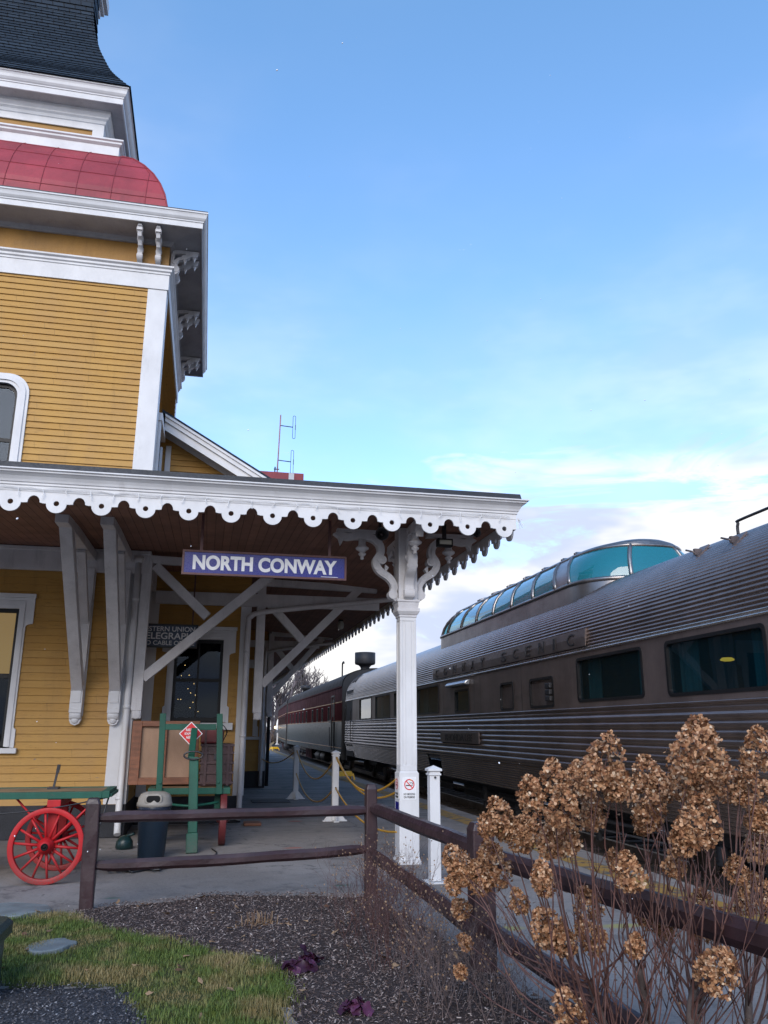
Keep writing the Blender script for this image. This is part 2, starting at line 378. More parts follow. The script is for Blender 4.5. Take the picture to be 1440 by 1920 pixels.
# ------------------------------------------------------------------ mesh helpers
V = Vector
class MB:
    def __init__(s): s.v = []; s.f = []; s.sm = []
    def add(s, vs, fs, smooth=False):
        o = len(s.v); s.v += [tuple(v) for v in vs]
        s.f += [tuple(i + o for i in f) for f in fs]; s.sm += [smooth] * len(fs)
        return s
    def quad(s, a, b, c, d): return s.add((a, b, c, d), ((0, 1, 2, 3),))
    def box(s, x0, x1, y0, y1, z0, z1):
        vs = [(x, y, z) for z in (z0, z1) for y in (y0, y1) for x in (x0, x1)]
        return s.add(vs, ((0, 2, 3, 1), (4, 5, 7, 6), (0, 1, 5, 4), (2, 6, 7, 3), (0, 4, 6, 2), (1, 3, 7, 5)))
    def obox(s, c, ax, hx, hy, hz):
        a, b, d = ax; c = V(c)
        vs = [c + a * x * hx + b * y * hy + d * z * hz for z in (-1, 1) for y in (-1, 1) for x in (-1, 1)]
        return s.add(vs, ((0, 2, 3, 1), (4, 5, 7, 6), (0, 1, 5, 4), (2, 6, 7, 3), (0, 4, 6, 2), (1, 3, 7, 5)))
    def bar(s, p, q, w, h, up=(0, 0, 1)):
        p, q = V(p), V(q); d = (q - p); L = d.length; d.normalize(); u = V(up)
        if abs(d.dot(u)) > .98: u = V((0, 1, 0))
        sd = d.cross(u).normalized(); u = sd.cross(d)
        return s.obox((p + q) / 2, (d, sd, u), L / 2, w / 2, h / 2)
    def tube(s, pts, r, n=8, caps=True, smooth=True):
        pts = [V(p) for p in pts]; k = len(pts)
        rs = r if isinstance(r, (list, tuple)) else [r] * k
        t0 = (pts[1] - pts[0]).normalized(); u = t0.orthogonal().normalized(); vs = []
        for i, p in enumerate(pts):
            t = (pts[min(i + 1, k - 1)] - pts[max(i - 1, 0)])
            if t.length < 1e-9: t = t0
            t = t.normalized(); u = (u - t * u.dot(t))
            if u.length < 1e-6: u = t.orthogonal()
            u.normalize(); w = t.cross(u)
            vs += [p + (u * cos(2 * pi * j / n) + w * sin(2 * pi * j / n)) * rs[i] for j in range(n)]
        fs = [(i * n + j, i * n + (j + 1) % n, (i + 1) * n + (j + 1) % n, (i + 1) * n + j) for i in range(k - 1) for j in range(n)]
        s.add(vs, fs, smooth)
        if caps:
            o = len(s.v) - len(vs)
            s.f += [tuple(o + j for j in reversed(range(n))), tuple(o + (k - 1) * n + j for j in range(n))]; s.sm += [False, False]
        return s
    def lathe(s, c, prof, n=20, axis=(0, 0, 1), smooth=True):
        c = V(c); a = V(axis).normalized(); u = a.orthogonal().normalized(); w = a.cross(u); vs = []
        for r, h in prof:
            vs += [c + a * h + (u * cos(2 * pi * j / n) + w * sin(2 * pi * j / n)) * r for j in range(n)]
        k = len(prof)
        fs = [(i * n + j, i * n + (j + 1) % n, (i + 1) * n + (j + 1) % n, (i + 1) * n + j) for i in range(k - 1) for j in range(n)]
        fs += [tuple(reversed(range(n))), tuple((k - 1) * n + j for j in range(n))]
        return s.add(vs, fs, smooth)
    def ring(s, x0, x1, y0, y1, prof, closed=False):
        """profile (outward offset, z) carried round a rectangle with mitred corners"""
        vs = []
        for o, z in prof: vs += [(x0 - o, y0 - o, z), (x1 + o, y0 - o, z), (x1 + o, y1 + o, z), (x0 - o, y1 + o, z)]
        k = len(prof); fs = []
        for i in range(k if closed else k - 1):
            a, b = i * 4, ((i + 1) % k) * 4
            for j in range(4): fs.append((a + j, a + (j + 1) % 4, b + (j + 1) % 4, b + j))
        return s.add(vs, fs)
    def prism(s, poly, fn, d0, d1):
        """2D polygon (convex or mildly concave) mapped by fn(a, b, depth)"""
        n = len(poly)
        vs = [fn(a, b, d0) for a, b in poly] + [fn(a, b, d1) for a, b in poly]
        fs = [tuple(reversed(range(n))), tuple(range(n, 2 * n))] + [(i, (i + 1) % n, n + (i + 1) % n, n + i) for i in range(n)]
        return s.add(vs, fs)
    def flat(s, loops, fn, d0, d1):
        """filled outline with holes, d0..d1 thick"""
        cu = bpy.data.curves.new('outline', 'CURVE'); cu.dimensions = '2D'; cu.fill_mode = 'BOTH'; cu.extrude = .5
        for lp in loops:
            sp = cu.splines.new('POLY'); sp.points.add(len(lp) - 1); sp.use_cyclic_u = True
            for p, (a, b) in zip(sp.points, lp): p.co = (a, b, 0, 1)
        ob = bpy.data.objects.new('outline', cu); COL.objects.link(ob)
        dg = bpy.context.evaluated_depsgraph_get(); me = bpy.data.meshes.new_from_object(ob.evaluated_get(dg))
        vs = [fn(v.co.x, v.co.y, d0 + (d1 - d0) * (v.co.z + .5)) for v in me.vertices]
        fs = [tuple(p.vertices) for p in me.polygons]
        bpy.data.objects.remove(ob); bpy.data.curves.remove(cu); bpy.data.meshes.remove(me)
        return s.add(vs, fs)
    def text(s, body, fn, w=None, h=.2, d0=0, d1=.004, bold=0.0, space=1.0, center=True):
        cu = bpy.data.curves.new('txt', 'FONT'); cu.body = body; cu.extrude = .5; cu.offset = bold; cu.space_character = space
        ob = bpy.data.objects.new('txt', cu); COL.objects.link(ob)
        dg = bpy.context.evaluated_depsgraph_get(); me = bpy.data.meshes.new_from_object(ob.evaluated_get(dg))
        xs = [v.co.x for v in me.vertices]; ys = [v.co.y for v in me.vertices]
        x0, x1, y0, y1 = min(xs), max(xs), min(ys), max(ys)
        sy = h / (y1 - y0); sx = (w / (x1 - x0)) if w else sy
        cx = (x0 + x1) / 2 if center else x0; cy = (y0 + y1) / 2
        vs = [fn((v.co.x - cx) * sx, (v.co.y - cy) * sy, d0 + (d1 - d0) * (v.co.z + .5)) for v in me.vertices]
        fs = [tuple(p.vertices) for p in me.polygons]
        bpy.data.objects.remove(ob); bpy.data.curves.remove(cu); bpy.data.meshes.remove(me)
        return s.add(vs, fs)
    def ribbon(s, pts, fn, w, d0, d1):
        """flat band along a 2D path, fn(a, b, depth)"""
        pts = catmull(pts, 7); n = len(pts); L = []; R = []
        ws = w if callable(w) else (lambda t: w)
        for i, p in enumerate(pts):
            a = pts[max(0, i - 1)]; b = pts[min(n - 1, i + 1)]
            t = V((b[0] - a[0], b[1] - a[1])).normalized(); nn = V((-t.y, t.x)) * ws(i / (n - 1)) / 2
            L.append((p[0] + nn.x, p[1] + nn.y)); R.append((p[0] - nn.x, p[1] - nn.y))
        for i in range(n - 1):
            q = [L[i], L[i + 1], R[i + 1], R[i]]
            vs = [fn(a, b, d0) for a, b in q] + [fn(a, b, d1) for a, b in q]
            fs = [(3, 2, 1, 0), (4, 5, 6, 7), (0, 1, 5, 4), (2, 3, 7, 6)]
            if i == 0: fs.append((3, 0, 4, 7))
            if i == n - 2: fs.append((1, 2, 6, 5))
            s.add(vs, fs)
        return s
    def islands(s):
        par = list(range(len(s.v)))
        def find(i):
            while par[i] != i: par[i] = par[par[i]]; i = par[i]
            return i
        for f in s.f:
            a = find(f[0])
            for j in f[1:]: par[find(j)] = a
        grp = {}
        for f, sm in zip(s.f, s.sm): grp.setdefault(find(f[0]), []).append((f, sm))
        res = []
        for fs in grp.values():
            m = MB(); idx = {}
            for f, sm in fs:
                for j in f:
                    if j not in idx: idx[j] = len(m.v); m.v.append(s.v[j])
                m.f.append(tuple(idx[j] for j in f)); m.sm.append(sm)
            res.append(m)
        return res
    def build_each(s, name, mat, parent=None, bevel=0):
        return [m.build(name, mat, parent, bevel) for m in s.islands()]
    def build(s, name, mat, parent=None, bevel=0, loc=None):
        me = bpy.data.meshes.new(name)
        org = V((0, 0, 0))
        if parent is not None:
            p = parent
            while p is not None: org += p.location; p = p.parent
        elif loc is not None: org = V(loc)
        me.from_pydata([tuple(V(v) - org) for v in s.v], [], s.f)
        me.polygons.foreach_set('use_smooth', s.sm)
        me.materials.append(MATS[mat]); me.update()
        bm = bmesh.new(); bm.from_mesh(me); bmesh.ops.recalc_face_normals(bm, faces=bm.faces) if len(s.f) < 60000 else None
        bm.to_mesh(me); bm.free()
        o = bpy.data.objects.new(name, me); COL.objects.link(o)
        if parent is not None: o.parent = parent
        elif loc is not None: o.location = loc
        if bevel:
            b = o.modifiers.new('bevel', 'BEVEL'); b.width = bevel; b.segments = 2; b.limit_method = 'ANGLE'; b.angle_limit = radians(40)
        return o
def catmull(pts, n=6):
    if len(pts) < 3: return [tuple(p) for p in pts]
    P = [V(p) for p in pts]; P = [P[0] * 2 - P[1]] + P + [P[-1] * 2 - P[-2]]; outp = []
    for i in range(1, len(P) - 2):
        for k in range(n):
            t = k / n; a, b, c, d = P[i - 1], P[i], P[i + 1], P[i + 2]
            outp.append(tuple(.5 * (2 * b + (c - a) * t + (2 * a - 5 * b + 4 * c - d) * t * t + (3 * b - a - 3 * c + d) * t ** 3)))
    outp.append(tuple(P[-2])); return outp
def thing(name, label, cat, loc=(0, 0, 0), group=None):
    o = bpy.data.objects.new(name, None); COL.objects.link(o); o.location = loc; o.empty_display_size = .2
    return tag(o, label, cat, group)
def tag(o, label, cat, group=None, kind=None):
    if label: o['label'] = label
    if cat: o['category'] = cat
    if group: o['group'] = group
    if kind: o['kind'] = kind
    return o
def struct(o, label=None):
    o['kind'] = 'structure'
    if label: o['label'] = label; o['category'] = o.name.replace('_', ' ')
    return o
def dup(root, loc, label, group=None, rotz=None):
    r = root.copy(); COL.objects.link(r); r.location = loc; r['label'] = label
    if rotz is not None: r.rotation_euler = (0, 0, rotz)
    if group: r['group'] = group
    for ch in list(root.children):
        c = ch.copy(); COL.objects.link(c); c.parent = r
        for g in list(ch.children):
            d = g.copy(); COL.objects.link(d); d.parent = c
    return r
def rrect(x0, x1, y0, y1, r, n=4):
    pts = []
    for cx, cy, a in ((x1 - r, y1 - r, 0), (x0 + r, y1 - r, 90), (x0 + r, y0 + r, 180), (x1 - r, y0 + r, 270)):
        for i in range(n + 1):
            t = radians(a + 90 * i / n); pts.append((cx + r * cos(t), cy + r * sin(t)))
    return pts
def circle(cx, cy, r, n=16): return [(cx + r * cos(2 * pi * i / n), cy + r * sin(2 * pi * i / n)) for i in range(n)]
XZ = lambda y, s=-1: (lambda a, b, d: (a, y + s * d, b))          # facing -Y: depth comes towards the viewer
RND = random.Random(7)

# ================================================================== GROUND
def edge_x(y):                                                    # platform edge follows the track
    return 5.2 + (0 if y < 30 else .00022 * (y - 30) ** 2 * (1 if y < 80 else 1))
mb = MB(); mb.quad((-900, -300, -.32), (900, -300, -.32), (900, 1500, -.32), (-900, 1500, -.32))
struct(mb.build('ground', 'far_ground'))
ys = [-14 + 2 * i for i in range(82)]
mb = MB(); n = len(ys)
vs = [(-40, y, 0) for y in ys] + [(edge_x(y), y, 0) for y in ys] + [(edge_x(y), y, -.31) for y in ys]
mb.add(vs, [(i, n + i, n + i + 1, i + 1) for i in range(n - 1)] + [(n + i, 2 * n + i, 2 * n + i + 1, n + i + 1) for i in range(n - 1)])
struct(mb.build('platform', 'asphalt'))
mb = MB()
ln = catmull([(4.98, 2), (4.86, 6), (4.70, 10.3), (4.72, 14), (4.70, 20), (4.62, 28), (4.95, 45), (5.25, 64), (6.6, 85), (9.2, 110)], 8)
for (x0, y0), (x1, y1) in zip(ln, ln[1:]): mb.quad((x0 - .17, y0, .004), (x0 + .17, y0, .004), (x1 + .17, y1, .004), (x1 - .17, y1, .004))
struct(mb.build('platform_line', 'yellow_line'))
mb = MB()
vs = [(edge_x(y) + .002, y, -.27) for y in ys] + [(edge_x(y) + 7, y, -.27) for y in ys]
mb.add(vs, [(i, n + i, n + i + 1, i + 1) for i in range(n - 1)])
struct(mb.build('track_bed', 'ballast'))
# train line as a path: (x, y) of the near side and heading
ANG = radians(.8)
trk = [(5.6 - .9 * sin(ANG) * 20, -8)] 
def track_pt(y):                                                  # near side of the cars
    if y < 35.3: return 5.6 + (y - 12) * math.tan(ANG)
    if y < 64: return 5.93 + (y - 35.3) * math.tan(radians(.6))
    return 6.23 + (y - 64) * math.tan(radians(2.5)) + .0009 * (y - 64) ** 2
mb = MB()
for off in (.80, 2.24):
    pts = [V((track_pt(y) + off, y, -.17)) for y in ys if y > -10]
    for a, b in zip(pts, pts[1:]): mb.bar(a, b, .07, .16)
struct(mb.build('track_rails', 'rail_steel'))
mb = MB()
y = -8
while y < 90:
    x = track_pt(y); mb.box(x + .3, x + 2.75, y, y + .22, -.275, -.235); y += .55
struct(mb.build('track_ties', 'tie_wood'))

# ---------------- garden: bed, lawn, gravel
BED = [(-1.15, 8.2), (-.8, 8.5), (-.45, 8.56), (-.07, 8.68), (.2, 8.9), (.45, 8.80), (.8, 8.66), (1.3, 8.55), (1.74, 8.42), (1.90, 7.2), (2.06, 5.75), (2.18, 4.4), (2.32, 3.0), (2.45, 1.2), (-.4, 1.2), (-.2, 4.2), (.56, 5.0), (.60, 5.6), (.62, 6.0), (.5, 6.27), (.12, 6.68), (-.25, 7.08), (-.75, 7.55)]
LAWN = [(-1.15, 8.2), (-.75, 7.55), (-.25, 7.08), (.12, 6.68), (.5, 6.27), (.62, 6.0), (.60, 5.6), (.56, 5.0), (-.2, 4.2), (-.22, 5.3), (-.42, 5.95), (-.8, 6.08), (-1.3, 6.15), (-4, 6.3), (-4, 8.0), (-1.6, 8.1)]
GRAVEL = [(-.2, 4.2), (-.22, 5.3), (-.42, 5.95), (-.8, 6.08), (-1.3, 6.15), (-4, 6.3), (-4, 1.2), (-.4, 1.2)]
def inside(p, poly):
    x, y = p; c = False; n = len(poly)
    for i in range(n):
        x0, y0 = poly[i]; x1, y1 = poly[i - 1]
        if (y0 > y) != (y1 > y) and x < (x1 - x0) * (y - y0) / (y1 - y0) + x0: c = not c
    return c
def ground_h(x, y): return .030 + .022 * mnoise.noise(V((x * 1.6, y * 1.6, 0))) + .008 * mnoise.noise(V((x * 7, y * 7, 2)))
def patch(name, poly, mat, h0):
    mb = MB(); st = .07; x0 = min(p[0] for p in poly); x1 = max(p[0] for p in poly); y0 = min(p[1] for p in poly); y1 = max(p[1] for p in poly)
    nx, ny = int((x1 - x0) / st) + 3, int((y1 - y0) / st) + 3; idx = {}; vs = []; fs = []
    def vid(i, j):
        if (i, j) not in idx:
            x, y = x0 - st + i * st, y0 - st + j * st
            jx, jy = x + .04 * mnoise.noise(V((x * 9, y * 9, 5))), y + .04 * mnoise.noise(V((x * 9, y * 9, 8)))
            e = all(inside((x + a, y + b), poly) for a, b in ((.1, 0), (-.1, 0), (0, .1), (0, -.1)))
            idx[(i, j)] = len(vs); vs.append((jx, jy, (ground_h(x, y) + h0) if e else .002))
        return idx[(i, j)]
    for i in range(nx):
        for j in range(ny):
            if inside((x0 - st + (i + .5) * st, y0 - st + (j + .5) * st), poly):
                fs.append((vid(i, j), vid(i + 1, j), vid(i + 1, j + 1), vid(i, j + 1)))
    mb.add(vs, fs, True); return struct(mb.build(name, mat))
patch('mulch_bed', BED, 'mulch_soil', .004)
patch('lawn', LAWN, 'lawn_soil', .0)
patch('gravel_patch', GRAVEL, 'gravel_soil', -.006)
def chips(name, poly, mat, n, lo, hi, wid, label, cat, seed, ylim, h0=0, spill=.03):
    r = random.Random(seed); mb = MB(); c = 0
    xs = [p[0] for p in poly]
    while c < n:
        x, y = r.uniform(max(-3, min(xs)), min(2.4, max(xs))), r.uniform(*ylim)
        if not inside((x + r.gauss(0, spill), y + r.gauss(0, spill)), poly): continue
        z = ground_h(x, y) + h0 + r.uniform(.002, .016)
        L = r.uniform(lo, hi); w = L * r.uniform(*wid); a = r.uniform(0, pi); t = r.gauss(0, .35); u = r.gauss(0, .4)
        d = V((cos(a) * cos(t), sin(a) * cos(t), sin(t))) * L / 2; sd = V((-sin(a) * cos(u), cos(a) * cos(u), sin(u))) * w / 2
        p = V((x, y, z)); up = d.cross(sd).normalized() * w * .25
        mb.add((p - d - sd * .7, p - d + sd * .5, p + d * .9 + sd, p + d - sd * .6, p + up), ((0, 1, 4), (1, 2, 4), (2, 3, 4), (3, 0, 4)))
        c += 1
    return tag(mb.build(name, mat), label, cat, kind='stuff')
chips('mulch_chips', BED, 'mulch_chip', 26000, .008, .028, (.25, .6), 'dark shredded bark mulch covering the garden bed', 'mulch', 3, (4.5, 8.95))
chips('gravel_chips', GRAVEL, 'gravel_chip', 11000, .006, .018, (.6, 1.0), 'grey crushed gravel patch beside the lawn', 'gravel', 4, (4.7, 6.4), -.006)
def grass():
    r = random.Random(5); mb = MB(); c = 0
    while c < 58000:
        x, y = r.uniform(-1.9, .75) if r.random() < .66 else r.uniform(-4, -1.9), r.uniform(4.7, 8.3)
        if not inside((x + r.gauss(0, .05), y + r.gauss(0, .05)), LAWN): continue
        d = mnoise.noise(V((x * 2.5, y * 2.5, 9)))
        if r.random() > .66 + d * .8: continue
        z = ground_h(x, y) - .004; h = r.uniform(.014, .036) * (1.25 + .9 * mnoise.noise(V((x * 1.5 + 3, y * 1.5, 1)))); a = r.uniform(0, 2 * pi); w = r.uniform(.0014, .003)
        if .1 < x < .6 and 5.2 < y < 6.4: h *= 1.35
        l = r.uniform(.1, .9) * h; b = V((cos(a), sin(a), 0)); sd = V((-sin(a), cos(a), 0)) * w; p = V((x, y, z))
        m = p + b * l * .35 + V((0, 0, h * .6))
        mb.add((p - sd, p + sd, m + sd * .7, m - sd * .7, p + b * l + V((0, 0, h * .95))), ((0, 1, 2, 3), (3, 2, 4)))
        c += 1
    return tag(mb.build('grass', 'grass_blade'), 'short winter grass, green and straw coloured, beside the mulch bed', 'grass', kind='stuff')
grass()
def leaves():
    r = random.Random(14); mb = MB(); c = 0
    while c < 70:
        x, y = r.uniform(-1.5, 2.2), r.uniform(4.7, 8.6)
        if not (inside((x, y), BED) or inside((x, y), LAWN)): continue
        a = r.uniform(0, 6.28); s = r.uniform(.018, .042); z = ground_h(x, y) + .022; d = V((cos(a), sin(a), r.uniform(-.3, .4))); e = V((-sin(a), cos(a), r.uniform(-.3, .4))); p = V((x, y, z)); up = V((0, 0, 1))
        mb.add((p - d * s, p - d * s * .3 + e * s * .5 + up * .008, p + d * s * .5 + e * s * .35, p + d * s + up * .012, p + d * s * .5 - e * s * .4 + up * .006, p - d * s * .3 - e * s * .5), ((0, 1, 2, 3), (0, 3, 4, 5))); c += 1
    return tag(mb.build('fallen_leaves', 'dry_leaf'), 'scattered dry fallen leaves on the mulch and the grass', 'leaves', kind='stuff')
leaves()
def stone(name, cx, cy, rx, ry, label, seed):
    r = random.Random(seed); mb = MB(); k = 22
    prof = [1 + r.uniform(-.1, .1) for _ in range(k)]
    pts = [(cx + rx * prof[i] * cos(2 * pi * i / k), cy + ry * prof[i] * sin(2 * pi * i / k)) for i in range(k)]
    mb.prism(pts, lambda a, b, d: (a, b, d + .012 * mnoise.noise(V((a * 3, b * 3, 0)))), .0, .056)
    return tag(mb.build(name, 'stone_slate', bevel=.008), label, 'stepping stone')
stone('stepping_stone', -1.02, 6.98, .17, .19, 'blue grey stepping stone lying alone in the grass', 2)
stone('stepping_stone', -1.62, 8.32, .40, .28, 'blue grey stone slab where the lawn meets the asphalt', 4)

# ================================================================== STATION
ST = thing('station_building', 'yellow clapboard railway station with square tower, white trim and long scalloped canopy', 'station', (-3.77, 16.3, 0))
def siding(mb, o, d, nrm, u0, u1, z0, z1, sp=.115, dep=.024, lo=None, hi=None):
    """clapboards on the vertical plane through o, running along d, facing nrm"""
    o, d, nrm = V(o), V(d), V(nrm); z = z0
    while z < z1 - 1e-4:
        zt = min(z + sp, z1); zb = (z + zt) / 2
        a = max(u0, lo(zb)) if lo else u0; b = min(u1, hi(zb)) if hi else u1
        if b > a:
            P = lambda u, zz, e: o + d * u + nrm * e + V((0, 0, zz))
            mb.add((P(a, z, dep), P(b, z, dep), P(b, zt, .002), P(a, zt, .002), P(a, z, 0), P(b, z, 0)), ((0, 1, 2, 3), (4, 5, 1, 0)))
        z = zt
def siding_holes(mb, o, d, nrm, u0, u1, z0, z1, holes, sp=.115):
    """holes: (ua, ub, za, zb) sorted by ua, not overlapping"""
    zs = sorted({z0, z1} | {h[2] for h in holes} | {h[3] for h in holes})
    k0 = z0
    for za, zb in zip(zs, zs[1:]):
        cur = u0
        for ua, ub, ha, hb in [h for h in holes if h[2] <= za + 1e-6 and h[3] >= zb - 1e-6]:
            if ua > cur: siding_aligned(mb, o, d, nrm, cur, ua, za, zb, z0, sp)
            cur = ub
        if cur < u1: siding_aligned(mb, o, d, nrm, cur, u1, za, zb, z0, sp)
def siding_aligned(mb, o, d, nrm, u0, u1, za, zb, z0, sp):
    z = z0 + math.floor((za - z0) / sp) * sp; o, d, nrm = V(o), V(d), V(nrm); dep = .024
    while z < zb - 1e-4:
        a, b = max(z, za), min(z + sp, zb)
        e = lambda zz: .002 + (dep - .002) * (1 - (zz - z) / sp)
        if b - a > 1e-4:
            P = lambda u, zz, ee: o + d * u + nrm * ee + V((0, 0, zz))
            mb.add((P(u0, a, e(a)), P(u1, a, e(a)), P(u1, b, e(b)), P(u0, b, e(b)), P(u0, a, 0), P(u1, a, 0)), ((0, 1, 2, 3), (4, 5, 1, 0)))
        z += sp
TX0, TX1, TY0, TY1 = -8.8, -1.13, 13.65, 18.95
X_, Y_ = V((1, 0, 0)), V((0, 1, 0))
# --- tower walls
mb = MB(); o = (TX0, TY0, 0)
lowwin = (-2.97 - 1.62 - TX0, -2.86 - TX0, 1.30, 3.42)
upwin = (-4.30 - TX0, -3.38 - TX0, 5.0, 7.22)
siding_holes(mb, o, X_, -Y_, .1, 7.6, .48, 9.28, [lowwin, upwin])
siding(mb, (TX1, TY0, 0), Y_, X_, .1, 5.2, .48, 9.28)
siding(mb, (TX0, TY1, 0), -Y_, -X_, .1, 5.2, .48, 9.28)
mb.build('tower_wall', 'yellow_siding', ST)
mb = MB(); mb.box(TX0 + .12, TX1 - .04, TY0 + .5, TY1 - .1, .05, 10.2); mb.build('tower_core', 'black', ST)
mb = MB()
mb.box(TX0 - .03, TX1 + .03, TY0 - .03, TY0 + .5, 0, .48); mb.box(TX1 - .4, TX1 + .03, TY0 + .5, 15.40, 0, .478); mb.box(TX1 + .03, .72, 15.37, 15.9, 0, .45)
mb.build_each('foundation', 'foundation_black', ST, bevel=.01)
mb = MB()                                                         # corner boards
mb.box(TX1 - .31, TX1 + .025, TY0 - .025, TY0 + .012, .48, 9.28); mb.box(TX1 - .012, TX1 + .0255, TY0 + .012, TY0 + .30, .48, 9.28)
mb.box(TX0 - .025, TX0 + .31, TY0 - .025, TY0 + .012, .48, 9.28); mb.box(TX1 - .012, TX1 + .025, TY1 - .30, TY1 + .02, .48, 9.28)
mb.build_each('corner_board', 'white_paint', ST, bevel=.006)
# --- frieze, brackets and cornice of the tower
R = (TX0, TX1, TY0, TY1)
mb = MB(); mb.ring(*R, [(.0, 9.27), (.045, 9.27), (.045, 9.56), (.06, 9.565), (.06, 9.60), (.085, 9.62), (.085, 9.66), (.12, 9.685), (.12, 9.715), (.0, 9.725)])
mb.build('frieze', 'white_paint', ST)
mb = MB(); mb.ring(*R, [(.012, 9.72), (.012, 10.25)]); mb.build('frieze_panel', 'yellow_panel', ST)
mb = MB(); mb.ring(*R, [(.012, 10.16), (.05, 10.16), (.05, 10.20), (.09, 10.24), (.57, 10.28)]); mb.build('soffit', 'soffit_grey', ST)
mb = MB(); mb.ring(*R, [(.57, 10.28), (.57, 10.255), (.595, 10.255), (.595, 10.36), (.61, 10.365), (.61, 10.385), (.625, 10.40), (.645, 10.43), (.655, 10.47), (.665, 10.50), (.68, 10.51), (.68, 10.535), (.66, 10.54)])
mb.build('gutter', 'white_paint', ST)
mb = MB(); mb.ring(*R, [(.672, 10.536), (.672, 10.56), (.0, 10.66), (-.12, 10.70)]); mb.build('gutter_edge', 'dark_edge', ST)
def scroll(mb, fn, w=.085, k=1.0):
    """console bracket: a = projection from the wall, b = height"""
    path = [(.05, -.50), (.11, -.42), (.07, -.32), (.13, -.20), (.26, -.15), (.34, -.07), (.48, -.06)]
    mb.ribbon([(a * k, b * k) for a, b in path], fn, lambda t: (.085 + .03 * sin(t * 9)) * k, -w / 2, w / 2)
    mb.prism([(0, -.53 * k), (.05 * k, -.53 * k), (.06 * k, -.08 * k), (.50 * k, -.04 * k), (.50 * k, 0), (0, 0)], fn, -w * .36, w * .36)
    for a, b, r in ((.11, -.42, .05), (.07, -.27, .04), (.24, -.15, .055), (.42, -.08, .05)):
        mb.prism([(p * k, q * k) for p, q in circle(a, b, r, 12)], fn, -w * .62, w * .62)
    mb.prism([(a * k, b * k) for a, b in ((.22, -.20), (.25, -.28), (.28, -.20))], fn, -w * .4, w * .4)
    mb.prism([(a * k, b * k) for a, b in ((.39, -.12), (.42, -.20), (.45, -.12))], fn, -w * .4, w * .4)
for x in (-1.30, -1.62, -8.3, -8.62):
    mb = MB(); scroll(mb, lambda a, b, d, x=x: (x + d, TY0 - .03 - a, 10.25 + b)); mb.build('bracket', 'shaded_white_paint', ST)
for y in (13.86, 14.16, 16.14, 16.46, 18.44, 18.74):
    mb = MB(); scroll(mb, lambda a, b, d, y=y: (TX1 + .03 + a, y + d, 10.25 + b)); mb.build('bracket', 'shaded_white_paint', ST)
# --- curved red skirt roof, upper stage, slate roof
ins = lambda pts: [(-a, z) for a, z in pts]
red = [(.05, 10.62), (.075, 10.9), (.11, 11.08), (.18, 11.40), (.29, 11.70), (.45, 12.02), (.66, 12.34), (.90, 12.63), (1.15, 12.84), (1.40, 12.96)]
mb = MB(); mb.ring(*R, ins(red)); o = mb.build('curved_roof', 'red_metal', ST); o.data.polygons.foreach_set('use_smooth', [False] * len(o.data.polygons))
mb = MB()
def red_at(a_target): return a_target
def on_red(k, f):
    i = min(int(f), len(red) - 2); t = f - i
    return red[i][0] * (1 - t) + red[i + 1][0] * t, red[i][1] * (1 - t) + red[i + 1][1] * t
for x in [TX1 - .52 - .62 * i for i in range(12)]:
    pts = []
    for f in range(len(red)):
        a, z = red[f]; xx = min(x, TX1 - a - .02)
        pts.append((max(TX0 + a, xx), TY0 + a - .006, z))
    mb.tube(pts, .007, 5)
for y in [TY0 + .52 + .62 * i for i in range(7)]:
    mb.tube([(TX1 - a + .006, max(y, TY0 + a + .02), z) for a, z in red], .007, 5)
for f in (2.6, 4.2, 5.6, 7):
    a, z = on_red(0, f); mb.tube([(TX0 + a, TY0 + a - .004, z), (TX1 - a + .004, TY0 + a - .004, z), (TX1 - a + .004, TY1 - a, z)], .006, 5)
mb.tube([(TX1 - a + .004, TY0 + a - .004, z) for a, z in red], .016, 6)
mb.build('roof_seam', 'red_seam', ST)
mb = MB(); mb.ring(*R, ins([(1.25, 12.7), (1.25, 13.12), (1.24, 13.125), (1.20, 13.16), (1.20, 13.20), (1.17, 13.22), (1.17, 13.255), (1.7, 13.30)])); mb.build('upper_skirt', 'white_paint', ST)
mb = MB(); mb.ring(*R, ins([(1.70, 13.28), (1.70, 14.05)])); mb.build('upper_wall', 'yellow_panel', ST)
mb = MB()
mb.ring(*R, ins([(1.685, 13.28), (1.66, 13.28), (1.66, 13.40), (1.685, 13.40)]))
mb.ring(*R, ins([(1.685, 13.78), (1.66, 13.78), (1.66, 13.93), (1.64, 13.94), (1.62, 14.0), (1.58, 14.03), (1.58, 14.07), (1.54, 14.12), (1.54, 14.2)]))
for cx, cy in ((TX1 - 1.665, TY0 + 1.665), (TX0 + 1.665, TY0 + 1.665), (TX1 - 1.665, TY1 - 1.665)):
    mb.box(cx - .22, cx + .006, cy - .006, cy + .22, 13.401, 13.779) if cx > -3.7 and cy < 16 else mb.box(cx - .006, cx + .22, cy - .006, cy + .22, 13.401, 13.779)
mb.build_each('upper_trim', 'white_paint', ST)
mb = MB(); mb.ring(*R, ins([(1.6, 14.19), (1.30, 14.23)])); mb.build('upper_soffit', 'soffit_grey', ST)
mb = MB(); mb.ring(*R, ins([(1.30, 14.23), (1.30, 14.20), (1.275, 14.20), (1.275, 14.33), (1.26, 14.335), (1.26, 14.36), (1.24, 14.38), (1.215, 14.42), (1.205, 14.48), (1.19, 14.52), (1.17, 14.53), (1.17, 14.56), (1.20, 14.565)]))
mb.build('upper_gutter', 'white_paint', ST)
sl = [(1.15, 14.565), (1.20, 14.62), (1.42, 14.95), (1.55, 15.15), (1.69, 15.40), (1.84, 15.75), (1.99, 16.12), (2.08, 16.4), (2.16, 16.69), (2.22, 17.0), (2.27, 17.3), (2.31, 17.8), (2.34, 19.2)]
fine = catmull(sl, 3)
mb = MB(); prof = []
